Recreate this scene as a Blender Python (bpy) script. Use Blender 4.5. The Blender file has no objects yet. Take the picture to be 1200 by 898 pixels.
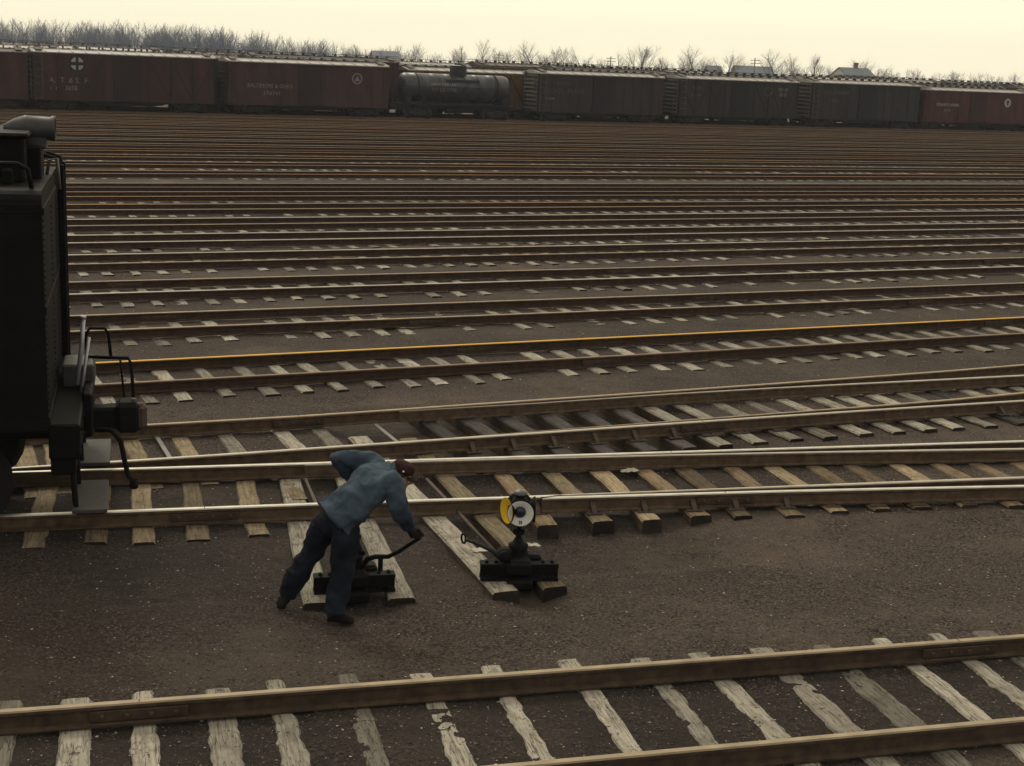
import bpy, bmesh, math, random
import numpy as np
from mathutils import Vector, Matrix
R = math.radians
rnd = random.Random(7)
S = bpy.context.scene
COL = S.collection

# ------------------------------------------------------------------ camera
F_PX, CAM_H, PITCH, ROLL = 1671.0, 4.83, 12.7356, math.degrees(0.042)
pt, rl = R(PITCH), R(ROLL)
fwd = Vector((0, math.cos(pt), -math.sin(pt)))
up0 = Vector((0, math.sin(pt), math.cos(pt)))
rg0 = Vector((1, 0, 0))
rgt = rg0 * math.cos(rl) + up0 * math.sin(rl)
upv = up0 * math.cos(rl) - rg0 * math.sin(rl)
cam = bpy.data.cameras.new('camera')
cam.sensor_fit = 'HORIZONTAL'; cam.sensor_width = 36.0; cam.lens = F_PX / 1200 * 36
cam.clip_start = 0.1; cam.clip_end = 6000
camo = bpy.data.objects.new('camera', cam); COL.objects.link(camo)
M = Matrix.Identity(4)
for i in range(3):
    M[i][0] = rgt[i]; M[i][1] = upv[i]; M[i][2] = -fwd[i]
M[2][3] = CAM_H
camo.matrix_world = M
S.camera = camo

# ------------------------------------------------------------------ world, sun, exposure
SUN_EL, SUN_AZ = 46, -28          # azimuth measured from straight ahead (+Y), negative = left
w = bpy.data.worlds.new('World'); S.world = w; w.use_nodes = True
nt = w.node_tree; nt.nodes.clear()
out = nt.nodes.new('ShaderNodeOutputWorld'); bg = nt.nodes.new('ShaderNodeBackground')
sky = nt.nodes.new('ShaderNodeTexSky'); sky.sky_type = 'NISHITA'; sky.sun_disc = False
sky.sun_elevation = R(SUN_EL); sky.sun_rotation = R(SUN_AZ)
sky.air_density = 1.0; sky.dust_density = 6.0; sky.ozone_density = 0.6
mx = nt.nodes.new('ShaderNodeMix'); mx.data_type = 'RGBA'; mx.inputs[0].default_value = 0.86
# thin bright cream overcast, brighter on the sun's side of the sky
tc = nt.nodes.new('ShaderNodeTexCoord'); dp = nt.nodes.new('ShaderNodeVectorMath'); dp.operation = 'DOT_PRODUCT'
el_, az_ = R(22), R(-16);      # centre of the bright hazy glow, low on the sun's side
dp.inputs[1].default_value = (math.sin(az_) * math.cos(el_), math.cos(az_) * math.cos(el_), math.sin(el_))
mr = nt.nodes.new('ShaderNodeMapRange'); mr.interpolation_type = 'SMOOTHSTEP'
mr.inputs[1].default_value = -.25; mr.inputs[2].default_value = .80; mr.inputs[3].default_value = 0; mr.inputs[4].default_value = 1.0
vm = nt.nodes.new('ShaderNodeMix'); vm.data_type = 'RGBA'
vm.inputs[6].default_value = (8.6, 8.2, 7.4, 1); vm.inputs[7].default_value = (16.9, 15.35, 11.0, 1)     # duller grey away from the glow, cream in it
nt.links.new(tc.outputs['Generated'], dp.inputs[0]); nt.links.new(dp.outputs['Value'], mr.inputs[0]); nt.links.new(mr.outputs[0], vm.inputs[0])
nt.links.new(vm.outputs[2], mx.inputs[7])
nt.links.new(sky.outputs[0], mx.inputs[6]); nt.links.new(mx.outputs[2], bg.inputs[0])
bg.inputs[1].default_value = 0.085
nt.links.new(bg.outputs[0], out.inputs[0])
sd = bpy.data.lights.new('sun', 'SUN'); sd.energy = 1.1; sd.angle = R(12); sd.color = (1, .93, .83)
so = bpy.data.objects.new('sun', sd); COL.objects.link(so)
so.rotation_euler = (R(-(90 - SUN_EL)), 0, R(-SUN_AZ))
S.view_settings.view_transform = 'Standard'; S.view_settings.look = 'None'
S.view_settings.exposure = 0; S.view_settings.gamma = 1
S.cycles.max_bounces = 6; S.cycles.volume_bounces = 0
S.cycles.transparent_max_bounces = 8

# ------------------------------------------------------------------ helpers
def at(px, py, z=None, Y=None):
    """world point seen at photo pixel (px,py) at height z or at depth Y"""
    d = rgt * (px - 600) + upv * (449 - py) + fwd * F_PX
    t = (z - CAM_H) / d.z if z is not None else Y / d.y
    return Vector((0, 0, CAM_H)) + d * t

def frame(deg):
    a = R(deg); return Vector((math.cos(a), math.sin(a), 0)), Vector((-math.sin(a), math.cos(a), 0))

# value noise (numpy)
def _h(ix, iy, seed):
    v = np.sin(ix * 127.1 + iy * 311.7 + seed * 74.7) * 43758.5453
    return v - np.floor(v)
def vnoise(x, y, seed=0):
    x = np.asarray(x, float); y = np.asarray(y, float)
    ix, iy = np.floor(x), np.floor(y); fx, fy = x - ix, y - iy
    fx = fx * fx * (3 - 2 * fx); fy = fy * fy * (3 - 2 * fy)
    a, b = _h(ix, iy, seed), _h(ix + 1, iy, seed); c, d = _h(ix, iy + 1, seed), _h(ix + 1, iy + 1, seed)
    return (a * (1 - fx) + b * fx) * (1 - fy) + (c * (1 - fx) + d * fx) * fy - .5

D15, N15 = frame(15.0)
def sstep(a, b, x):
    t = np.clip((x - a) / (b - a), 0, 1); return t * t * (3 - 2 * t)
def bump2(x, a, b, soft): return sstep(a - soft, a + soft, x) * (1 - sstep(b - soft, b + soft, x))
PITS = []      # (cx, cy, r, depth) round hollows
def gh(x, y):
    x = np.asarray(x, float); y = np.asarray(y, float)
    s = x * D15.x + y * D15.y; o = x * N15.x + y * N15.y
    z = -.197 + .018 * vnoise(x * .8, y * .8, 1) + .020 * vnoise(x * 2.7, y * 2.7, 2) + .016 * vnoise(x * 8, y * 8, 3) + .010 * vnoise(x * 19, y * 19, 4)
    z = z - .035 * bump2(o, 11.4, 14.0, .4)
    z = z - .125 * bump2(s, 3.3, 6.3, .5) * bump2(o, 13.2, 14.75, .25)      # hollow at the tie ends
    z = z - .06 * bump2(s, 1.6, 6.6, .4) * bump2(o, 14.9, 16.5, .2)
    z = z - .13 * bump2(s, 2.6, 7.8, .35) * bump2(o, 16.75, 20.0, .25)
    z = z - .014 * bump2(o, 13.9, 20.6, .4) - .016 * bump2(o, 13.4, 14.9, .2) * sstep(5.5, 7.0, s) - .022 * sstep(6.5, 8.5, s) * bump2(o - .11 * s, 16.3, 17.6, .25)
    for cx, cy, r, dp in PITS:
        z = z - dp * np.exp(-((x - cx) ** 2 + (y - cy) ** 2) / (r * r))
    far = sstep(55, 95, y)
    return z * (1 - far) + (-.2) * far

def setp(o, label=None, cat=None, group=None, kind=None):
    if label: o['label'] = label
    if cat: o['category'] = cat
    if group: o['group'] = group
    if kind: o['kind'] = kind
    return o
def empty(name, loc=(0, 0, 0), rz=0.0, **k):
    o = bpy.data.objects.new(name, None); COL.objects.link(o)
    o.location = loc; o.rotation_euler = (0, 0, rz); o.empty_display_size = .2
    return setp(o, **k)
def link(name, me, mats, parent=None, loc=None, rz=None):
    o = bpy.data.objects.new(name, me); COL.objects.link(o)
    if mats is not None and not me.materials:
        for m in (mats if isinstance(mats, (list, tuple)) else [mats]): me.materials.append(m)
    if parent: o.parent = parent
    if loc is not None: o.location = loc
    if rz is not None: o.rotation_euler = (0, 0, rz)
    return o

class MB:
    def __init__(s): s.v = []; s.f = []; s.m = []; s.sm = []
    def add(s, vs, fs, mi=0, smooth=False):
        k = len(s.v); s.v += [tuple(p) for p in vs]
        for f in fs: s.f.append([i + k for i in f]); s.m.append(mi); s.sm.append(smooth)
        return s
    def box(s, c, d, rot=None, mi=0, taper=None):
        hx, hy, hz = d[0] / 2, d[1] / 2, d[2] / 2
        tx, ty = taper or (1, 1)
        P = [(-hx, -hy, -hz), (hx, -hy, -hz), (hx, hy, -hz), (-hx, hy, -hz), (-hx * tx, -hy * ty, hz), (hx * tx, -hy * ty, hz), (hx * tx, hy * ty, hz), (-hx * tx, hy * ty, hz)]
        m = rot if rot is not None else Matrix.Identity(3)
        c = Vector(c)
        return s.add([c + m @ Vector(p) for p in P], [(0, 3, 2, 1), (4, 5, 6, 7), (0, 1, 5, 4), (1, 2, 6, 5), (2, 3, 7, 6), (3, 0, 4, 7)], mi)
    def bbox(s, c, d, b=.01, rot=None, mi=0):
        """box with chamfered edges"""
        bm = bmesh.new(); bmesh.ops.create_cube(bm, size=1)
        for v in bm.verts: v.co = Vector((v.co.x * d[0], v.co.y * d[1], v.co.z * d[2]))
        bmesh.ops.bevel(bm, geom=bm.edges[:], offset=min(b, min(d) * .45), segments=1, affect='EDGES')
        m = rot if rot is not None else Matrix.Identity(3); c = Vector(c)
        bm.verts.index_update()
        s.add([c + m @ v.co for v in bm.verts], [[v.index for v in f.verts] for f in bm.faces], mi); bm.free(); return s
    def tube(s, pts, r, n=8, mi=0, smooth=True, cap=True):
        pts = [Vector(p) for p in pts]; k = len(pts)
        rs = list(r) if isinstance(r, (list, tuple)) else [r] * k
        vs = []; fs = []; prev = None
        for i, p in enumerate(pts):
            t = (pts[min(i + 1, k - 1)] - pts[max(i - 1, 0)]).normalized()
            if prev is None:
                a = Vector((0, 0, 1)) if abs(t.z) < .9 else Vector((1, 0, 0)); u = t.cross(a).normalized()
            else: u = (prev - t * prev.dot(t)).normalized()
            prev = u; q = t.cross(u)
            for j in range(n):
                an = 2 * math.pi * j / n; vs.append(p + (u * math.cos(an) + q * math.sin(an)) * rs[i])
        for i in range(k - 1):
            for j in range(n):
                fs.append((i * n + j, i * n + (j + 1) % n, (i + 1) * n + (j + 1) % n, (i + 1) * n + j))
        s.add(vs, fs, mi, smooth)
        if cap:
            b = len(s.v) - len(vs)
            s.f.append([b + j for j in range(n)][::-1]); s.m.append(mi); s.sm.append(False)
            s.f.append([b + (k - 1) * n + j for j in range(n)]); s.m.append(mi); s.sm.append(False)
        return s
    def lathe(s, prof, c=(0, 0, 0), n=20, rot=None, mi=0, smooth=True):
        """prof: (r, h) revolve about local z"""
        m = rot if rot is not None else Matrix.Identity(3); c = Vector(c); vs = []; fs = []
        for (r, h) in prof:
            for j in range(n):
                a = 2 * math.pi * j / n; vs.append(c + m @ Vector((max(r, 1e-4) * math.cos(a), max(r, 1e-4) * math.sin(a), h)))
        for i in range(len(prof) - 1):
            for j in range(n): fs.append((i * n + j, i * n + (j + 1) % n, (i + 1) * n + (j + 1) % n, (i + 1) * n + j))
        return s.add(vs, fs, mi, smooth)
    def prism(s, poly, y0, y1, mi=0):
        """poly of (x,z) extruded along y"""
        n = len(poly)
        vs = [(x, y0, z) for x, z in poly] + [(x, y1, z) for x, z in poly]
        fs = [list(range(n)), list(range(2 * n - 1, n - 1, -1))] + [(i, i + n, (i + 1) % n + n, (i + 1) % n) for i in range(n)]
        return s.add(vs, fs, mi)
    def mesh(s, name, recalc=False):
        me = bpy.data.meshes.new(name); me.from_pydata(s.v, [], s.f)
        me.polygons.foreach_set('material_index', s.m); me.polygons.foreach_set('use_smooth', s.sm); me.update()
        if recalc:
            bm = bmesh.new(); bm.from_mesh(me); bmesh.ops.recalc_face_normals(bm, faces=bm.faces[:]); bm.to_mesh(me); bm.free()
        return me
    def build(s, name, mats, parent=None, loc=None, rz=None):
        return link(name, s.mesh(name, True), mats, parent, loc, rz)

# ------------------------------------------------------------------ materials
def newmat(name):
    m = bpy.data.materials.new(name); m.use_nodes = True
    b = m.node_tree.nodes['Principled BSDF']; return m, m.node_tree, b
def nd(t, typ, **k):
    n = t.nodes.new(typ)
    for a, v in k.items(): setattr(n, a, v)
    return n
def ramp(t, fac, stops, interp='LINEAR'):
    r = nd(t, 'ShaderNodeValToRGB'); r.color_ramp.interpolation = interp
    e = r.color_ramp.elements
    while len(e) < len(stops): e.new(.5)
    for i, (p, c) in enumerate(stops): e[i].position = p; e[i].color = (*c, 1) if len(c) == 3 else c
    t.links.new(fac, r.inputs[0]); return r.outputs[0]
def noise(t, vec, scale, detail=4, rough=.6):
    n = nd(t, 'ShaderNodeTexNoise'); n.inputs['Scale'].default_value = scale; n.inputs['Detail'].default_value = detail
    n.inputs['Roughness'].default_value = rough
    if vec is not None: t.links.new(vec, n.inputs['Vector'])
    return n.outputs['Fac']
def mixc(t, fac, a, b, mode='MIX'):
    m = nd(t, 'ShaderNodeMix'); m.data_type = 'RGBA'; m.blend_type = mode
    for sock, v in ((m.inputs[0], fac), (m.inputs[6], a), (m.inputs[7], b)):
        if hasattr(v, 'is_output'): t.links.new(v, sock)
        elif isinstance(v, (int, float)): sock.default_value = v
        else: sock.default_value = (*v, 1)
    return m.outputs[2]
def mapv(t, scale=(1, 1, 1), kind='Object'):
    c = nd(t, 'ShaderNodeTexCoord'); m = nd(t, 'ShaderNodeMapping'); m.inputs['Scale'].default_value = scale
    t.links.new(c.outputs[kind], m.inputs[0]); return m.outputs[0]
def bumpn(t, b, h, strength=.5, dist=.01):
    n = nd(t, 'ShaderNodeBump'); n.inputs['Strength'].default_value = strength; n.inputs['Distance'].default_value = dist
    t.links.new(h, n.inputs['Height']); t.links.new(n.outputs[0], b.inputs['Normal'])

def simple(name, c1, c2, scale=6, rough=.8, metal=0.0, bump=.2, bd=.004, stretch=(1, 1, 1), spec=.5):
    m, t, b = newmat(name); v = mapv(t, stretch)
    n = noise(t, v, scale); col = ramp(t, n, [(.3, c1), (.7, c2)])
    t.links.new(col, b.inputs['Base Color']); b.inputs['Roughness'].default_value = rough; b.inputs['Metallic'].default_value = metal
    b.inputs['Specular IOR Level'].default_value = spec
    if bump: bumpn(t, b, noise(t, v, scale * 4), bump, bd)
    return m

def ground_mat():
    m, t, b = newmat('cinders'); v = mapv(t, kind='Object')
    fine = noise(t, v, 30, 6, .85); mid = noise(t, v, 2.6, 6, .7); big = noise(t, v, .35, 5, .7)
    c = ramp(t, fine, [(.40, (.008, .0057, .0047)), (.50, (.041, .0295, .0240)), (.59, (.165, .121, .098))])
    c2 = mixc(t, ramp(t, mid, [(.42, (0, 0, 0)), (.66, (.65, .65, .65))]), c, (.070, .051, .042), 'MIX')
    c3 = c2
    dry = ramp(t, big, [(.47, (0, 0, 0)), (.62, (.5, .5, .5))])
    c4 = mixc(t, dry, c3, (.135, .104, .078))
    oil = nd(t, 'ShaderNodeAttribute'); oil.attribute_name = 'oil'  # darker ground tone, with pit shade and lens falloff painted in
    tone_shade_mix = nd(t, 'ShaderNodeMath', operation='MULTIPLY'); t.links.new(oil.outputs['Fac'], tone_shade_mix.inputs[0]); t.links.new(ramp(t, mid, [(.25, (.35, .35, .35)), (.7, (1, 1, 1))]), tone_shade_mix.inputs[1])
    c4 = mixc(t, tone_shade_mix.outputs[0], c4, (.014, .011, .010))
    vo = nd(t, 'ShaderNodeTexVoronoi'); vo.inputs['Scale'].default_value = 13; t.links.new(v, vo.inputs['Vector'])
    sp = ramp(t, vo.outputs['Distance'], [(.07, (1, 1, 1)), (.11, (0, 0, 0))])
    selr = nd(t, 'ShaderNodeSeparateColor'); t.links.new(vo.outputs['Color'], selr.inputs[0])
    sel = ramp(t, selr.outputs[0], [(.9, (0, 0, 0)), (.91, (1, 1, 1))], 'CONSTANT')
    k = mixc(t, 1.0, sp, sel, 'MULTIPLY')
    c5 = mixc(t, k, c4, (.34, .30, .25))
    t.links.new(c5, b.inputs['Base Color']); b.inputs['Roughness'].default_value = .95; b.inputs['Specular IOR Level'].default_value = .25
    bumpn(t, b, fine, 1.0, .035)
    return m

def wood_mat(name, dark, mid, light, crack=.5):
    m, t, b = newmat(name)
    oi = nd(t, 'ShaderNodeObjectInfo'); tc = nd(t, 'ShaderNodeTexCoord')
    add = nd(t, 'ShaderNodeVectorMath', operation='ADD'); sc = nd(t, 'ShaderNodeVectorMath', operation='SCALE'); cmb = nd(t, 'ShaderNodeCombineXYZ')
    for i in range(3): t.links.new(oi.outputs['Random'], cmb.inputs[i])
    t.links.new(cmb.outputs[0], sc.inputs[0]); sc.inputs['Scale'].default_value = 37
    t.links.new(tc.outputs['Object'], add.inputs[0]); t.links.new(sc.outputs[0], add.inputs[1])
    mp = nd(t, 'ShaderNodeMapping'); mp.inputs['Scale'].default_value = (16, 1.1, 16); t.links.new(add.outputs[0], mp.inputs[0])
    gr = noise(t, mp.outputs[0], 2.2, 6, .7)
    bl = noise(t, add.outputs[0], 5, 4, .65)
    c = ramp(t, gr, [(.28, dark), (.48, mid), (.72, light)])
    c = mixc(t, ramp(t, bl, [(.5, (0, 0, 0)), (.74, (.75, .75, .75))]), c, dark)
    mp2 = nd(t, 'ShaderNodeMapping'); mp2.inputs['Scale'].default_value = (11, .9, 11); t.links.new(add.outputs[0], mp2.inputs[0])
    ck = noise(t, mp2.outputs[0], 2.0, 2, .5)
    cr = ramp(t, ck, [(.478, (0, 0, 0)), (.5, (1, 1, 1)), (.522, (0, 0, 0))])
    cf = mixc(t, 1, cr, (crack, crack, crack), 'MULTIPLY')
    c = mixc(t, cf, c, (.02, .016, .012))
    kn = ramp(t, noise(t, add.outputs[0], 17, 2, .5), [(.66, (0, 0, 0)), (.70, (crack, crack, crack))])
    c = mixc(t, kn, c, (.03, .023, .017))
    hv = nd(t, 'ShaderNodeHueSaturation'); t.links.new(c, hv.inputs['Color'])
    mr = nd(t, 'ShaderNodeMapRange'); mr.inputs[3].default_value = .45; mr.inputs[4].default_value = 1.25
    t.links.new(oi.outputs['Random'], mr.inputs[0]); t.links.new(mr.outputs[0], hv.inputs['Value'])
    t.links.new(hv.outputs[0], b.inputs['Base Color']); b.inputs['Roughness'].default_value = .9; b.inputs['Specular IOR Level'].default_value = .2
    bumpn(t, b, gr, .6, .01)
    return m

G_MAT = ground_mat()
W_PALE = wood_mat('weathered_tie', (.10, .086, .068), (.26, .235, .19), (.37, .34, .285), .8)
W_TAN = wood_mat('tan_tie', (.10, .072, .042), (.24, .185, .115), (.36, .29, .19))
W_BROWN = wood_mat('brown_tie', (.055, .038, .023), (.165, .116, .070), (.25, .19, .122))
W_DARK = wood_mat('creosoted_tie', (.02, .017, .016), (.06, .052, .05), (.10, .09, .085))
W_FAR = wood_mat('far_pale_tie', (.10, .088, .075), (.27, .245, .21), (.40, .37, .32))
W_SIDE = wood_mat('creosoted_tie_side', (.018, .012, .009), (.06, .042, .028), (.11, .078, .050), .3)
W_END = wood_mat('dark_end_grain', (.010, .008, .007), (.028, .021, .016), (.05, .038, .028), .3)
W_YARD = wood_mat('yard_tie', (.09, .08, .065), (.27, .245, .205), (.43, .40, .345))
RUST = simple('rail_rust', (.024, .014, .0085), (.066, .037, .020), 9, .85, 0, .3, .003, spec=.3)
RUST_N = simple('near_rail_rust', (.030, .020, .012), (.082, .054, .031), 9, .8, 0, .3, .003, spec=.3)
H_NEAR = simple('near_rail_head', (.20, .15, .09), (.31, .24, .15), 5, .55, .25, 0)
RUST_L = simple('rail_rust_light', (.05, .03, .016), (.12, .078, .045), 9, .8, 0, .3, .003, spec=.3)
H_STEEL = simple('polished_rail_head', (.40, .37, .32), (.58, .54, .47), 5, .36, .8, 0)
H_GREY = simple('worn_rail_head', (.30, .26, .21), (.42, .37, .30), 5, .45, .6, 0)
H_TAN = simple('tan_rail_head', (.21, .145, .085), (.32, .235, .145), 5, .55, .2, 0)
H_BROWN = simple('rusted_rail_head', (.12, .068, .035), (.20, .118, .062), 5, .6, .1, 0)
H_ORANGE = simple('orange_rust_rail_head', (.52, .26, .012), (.66, .37, .03), 3, .6, 0, 0)
H_DULLO = simple('dull_orange_rail_head', (.24, .115, .038), (.35, .18, .06), 4, .6, 0, 0)
IRON = simple('black_iron', (.004, .004, .004), (.010, .0095, .009), 12, .75, 0, .25, .003, spec=.10)
IRON_R = simple('rusty_iron', (.03, .02, .014), (.08, .05, .03), 14, .8, 0, .3, .003)
LOCO = simple('sooty_black_paint', (.0035, .0035, .003), (.0085, .008, .0075), 4, .6, 0, .15, .003, spec=.06)
LOCO_G = simple('grey_painted_steel', (.06, .058, .055), (.10, .097, .09), 6, .45, 0, .1, .002)
BOARD = simple('worn_footboard', (.026, .022, .022), (.046, .040, .040), 10, .8, 0, .2, .003)
BRIGHT = simple('worn_bright_bar', (.28, .28, .29), (.40, .40, .42), 10, .4, .5, 0)
WHITE = simple('white_enamel', (.62, .60, .52), (.74, .72, .64), 5, .45, 0, 0)
YELLOW = simple('yellow_enamel', (.80, .48, .01), (.86, .55, .02), 5, .45, 0, 0)
LENS = simple('dark_glass_lens', (.01, .012, .018), (.02, .024, .035), 5, .08, 0, 0)

# ------------------------------------------------------------------ ground sheet
blk = {}
def headpits():
    for (a, dp, r) in (((625, 700), .10, .33), ((425, 712), .08, .32), ((655, 640), .03, .3)):
        p = at(*a, z=-.25); PITS.append((p.x, p.y, r, dp))
headpits()
def axis(segs, grow, end):
    out = [segs[0][0]]
    for a, b, st in segs:
        n = max(1, int(round((b - a) / st))); out += [a + (b - a) * (i + 1) / n for i in range(n)]
    st = segs[-1][2]; x = out[-1]
    while x < end: st *= grow; x += st; out.append(x)
    return out
ys = axis([(7.5, 13.2, .032), (13.2, 20, .045), (20, 33, .08), (33, 52, .15)], 1.12, 1250)
ys = [-60, -20, 0, 4, 6, 7] + ys
xr = axis([(-7, 10, .042), (10, 24, .09)], 1.15, 1250)
xl = [-v for v in axis([(7.0, 12, .09)], 1.15, 1250)][1:][::-1]
xs = np.array(xl + xr); ys = np.array(ys)
X, Y = np.meshgrid(xs, ys); Z = gh(X, Y)
nx, ny = len(xs), len(ys)
me = bpy.data.meshes.new('ground')
vv = np.stack([X.ravel(), Y.ravel(), Z.ravel()], 1)
idx = np.arange(nx * ny).reshape(ny, nx)
q = np.stack([idx[:-1, :-1], idx[:-1, 1:], idx[1:, 1:], idx[1:, :-1]], -1).reshape(-1, 4)
def np_mesh(me, v, f, k):
    me.vertices.add(len(v)); me.vertices.foreach_set('co', np.asarray(v, np.float32).ravel())
    me.loops.add(f.size); me.loops.foreach_set('vertex_index', f.ravel().astype(np.int32))
    me.polygons.add(len(f)); me.polygons.foreach_set('loop_start', np.arange(0, f.size, k, dtype=np.int32))
    me.update(calc_edges=True); me.validate()
np_mesh(me, vv, q, 4)
me.polygons.foreach_set('use_smooth', np.ones(len(q), bool))
sg = X * D15.x + Y * D15.y; og = X * N15.x + Y * N15.y
tone_shade_v = .75 * bump2(og, 14.7, 16.8, .35) * bump2(sg, -9, 8, 1.5) + .8 * bump2(sg, 2.4, 8.2, .6) * bump2(og, 16.7, 20.0, .4) + .55 * bump2(sg, -.6, 6, .5) * bump2(og, 12.6, 15.2, .5)  # oily turnout cribs, plus pit shade painted into the hollows
at_ = me.attributes.new('oil', 'FLOAT', 'POINT'); at_.data.foreach_set('value', np.clip(tone_shade_v + (.42 + .5 * vnoise(X * .5, Y * .5, 9)) * sstep(20.2, 21.2, og) + .38 * bump2(og, 10.6, 14.6, .6) * (1 - sstep(-4.5, .5, X)) + .8 * bump2(X * -math.sin(R(15.48)) + Y * math.cos(R(15.48)), 8.75, 10.4, .2), 0, 1).ravel().astype(np.float32))  # darker yard and near cribs; left patch paints in lens falloff
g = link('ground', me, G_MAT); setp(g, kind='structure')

# loose cinders and pebbles
def gravel(seed=3):
    rs = np.random.RandomState(seed)
    n = 110000
    yy = 8.6 * np.exp(rs.rand(n) * math.log(36 / 8.6)); xx = (rs.rand(n) * 2 - 1) * (.42 * yy + .6) + .0
    sz = .0035 + .010 * rs.rand(n) ** 5.0
    zz = gh(xx, yy)
    base = np.array([(1, 0, 0), (-1, 0, 0), (0, 1, 0), (0, -1, 0), (0, 0, 1), (0, 0, -1)], float)
    tri = np.array([(0, 2, 4), (2, 1, 4), (1, 3, 4), (3, 0, 4), (2, 0, 5), (1, 2, 5), (3, 1, 5), (0, 3, 5)])
    an = rs.rand(n) * 6.28; ca, sa = np.cos(an), np.sin(an)
    v = base[None] * (sz[:, None, None] * (.6 + .8 * rs.rand(n, 6, 1))) * np.array([1.25, 1, .45])
    x = v[..., 0] * ca[:, None] - v[..., 1] * sa[:, None]; y = v[..., 0] * sa[:, None] + v[..., 1] * ca[:, None]
    v = np.stack([x + xx[:, None], y + yy[:, None], v[..., 2] + (zz + sz * .3)[:, None]], -1).reshape(-1, 3)
    f = (tri[None] + (np.arange(n) * 6)[:, None, None]).reshape(-1, 3)
    me = bpy.data.meshes.new('gravel'); np_mesh(me, v, f, 3)
    m, t, b = newmat('loose_cinders'); ge = nd(t, 'ShaderNodeNewGeometry')
    c = ramp(t, ge.outputs['Random Per Island'], [(0, (.030, .023, .019)), (.45, (.055, .042, .035)), (.86, (.13, .10, .08)), (.92, (.28, .235, .19)), (1, (.52, .48, .41))])
    t.links.new(c, b.inputs['Base Color']); b.inputs['Roughness'].default_value = .95
    o = link('gravel', me, m); setp(o, kind='stuff', label='loose cinders and pale pebbles scattered over the yard ground', cat='gravel')
gravel()

# ------------------------------------------------------------------ rails and ties
PROF = [(-.034, -.012), (-.026, 0), (.026, 0), (.034, -.012), (.033, -.038), (.010, -.052), (.010, -.138), (.066, -.152), (.066, -.165),
        (-.066, -.165), (-.066, -.152), (-.010, -.138), (-.010, -.052), (-.033, -.038)]
def rail_mesh(pts, zt=0.0, thin=None):
    """pts: local (x,y); thin: list of head half-width factors"""
    mb = MB(); k = len(pts); n = len(PROF); vs = []; fs = []; mi = []
    for i, p in enumerate(pts):
        a = Vector(pts[max(i - 1, 0)]); b = Vector(pts[min(i + 1, k - 1)]); t = (b - a).normalized(); nn = Vector((-t.y, t.x))
        z0 = zt[i] if isinstance(zt, list) else zt
        for (u, z) in PROF:
            if thin: u = u * thin[i]
            vs.append((p[0] + nn.x * u, p[1] + nn.y * u, z + z0))
    mb.add(vs, [])
    for i in range(k - 1):
        for j in range(n):
            j2 = (j + 1) % n
            mb.f.append([i * n + j2, i * n + j, (i + 1) * n + j, (i + 1) * n + j2]); mb.m.append(1 if j in (0, 1, 2) else 0); mb.sm.append(False)
    mb.f.append(list(range(n))); mb.m.append(0); mb.sm.append(False)
    mb.f.append(list(range((k - 1) * n, k * n))[::-1]); mb.m.append(0); mb.sm.append(False)
    return mb.mesh('rail', True)
def dense(pts, step=1.2):
    """Catmull-Rom through the given points"""
    P = [Vector(p) for p in pts]; P = [P[0] * 2 - P[1]] + P + [P[-1] * 2 - P[-2]]; outp = []
    for i in range(1, len(P) - 2):
        n = max(1, int((P[i + 1] - P[i]).length / step))
        for j in range(n):
            t = j / n; a, b, c, d = P[i - 1:i + 3]
            outp.append(.5 * ((2 * b) + (c - a) * t + (2 * a - 5 * b + 4 * c - d) * t * t + (3 * b - 3 * c + d - a) * t ** 3))
    outp.append(P[-2]); return [(p.x, p.y) for p in outp]

def tie_mesh(seed, L=2.6, wd=.225, h=.17, wob=.02, nz=16):
    r = np.random.RandomState(seed); mb = MB(); vs = []
    ph = r.rand(8) * 6.28
    for i in range(nz + 1):
        y = -L / 2 + L * i / nz
        if i == 0: y += .02 * r.rand()
        if i == nz: y -= .02 * r.rand()
        a = wob * (math.sin(y * 2.1 + ph[0]) * .55 + math.sin(y * 9.3 + ph[1]) * .2 + (r.rand() - .5) * .8)
        b = wob * (math.sin(y * 1.7 + ph[2]) * .55 + math.sin(y * 11.1 + ph[3]) * .2 + (r.rand() - .5) * .8)
        l, q = -wd / 2 + a, wd / 2 + b; zt = .004 * math.sin(y * 5 + ph[4]) + .004 * (r.rand() - .5)
        vs += [(l - .004, y, -h), (l, y, -.022), (l + .016, y, zt), ((l + q) / 2, y, zt + .003), (q - .016, y, zt), (q, y, -.022), (q + .004, y, -h)]
    mb.add(vs, [])
    for i in range(nz):
        for j in range(6):
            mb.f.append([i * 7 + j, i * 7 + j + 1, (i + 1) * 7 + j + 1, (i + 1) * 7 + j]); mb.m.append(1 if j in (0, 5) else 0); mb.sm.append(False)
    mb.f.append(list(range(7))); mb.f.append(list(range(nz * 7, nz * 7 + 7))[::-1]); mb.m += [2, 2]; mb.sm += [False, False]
    return mb.mesh('tie', True)
TIE_V = [tie_mesh(i, wob=.020) for i in range(10)]
TIE_N = [tie_mesh(50 + i, wob=(.014, .034, .02, .04, .012, .026, .036, .016, .03, .02)[i], nz=40, wd=.205) for i in range(10)]
def put_tie(parent, me, mat, x, y=0, z=-.185, rz=0.0, sy=1.0, sx=1.0):
    o = bpy.data.objects.new('tie', me); COL.objects.link(o)
    if not me.materials:
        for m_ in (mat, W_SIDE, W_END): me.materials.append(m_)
    o.material_slots[0].link = 'OBJECT'; o.material_slots[0].material = mat
    o.parent = parent; o.location = (x, y, z); o.rotation_euler = (rnd.uniform(-.003, .003), rnd.uniform(-.02, .02), rz); o.scale = (sx, sy, 1)
    return o
JB = None
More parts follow.
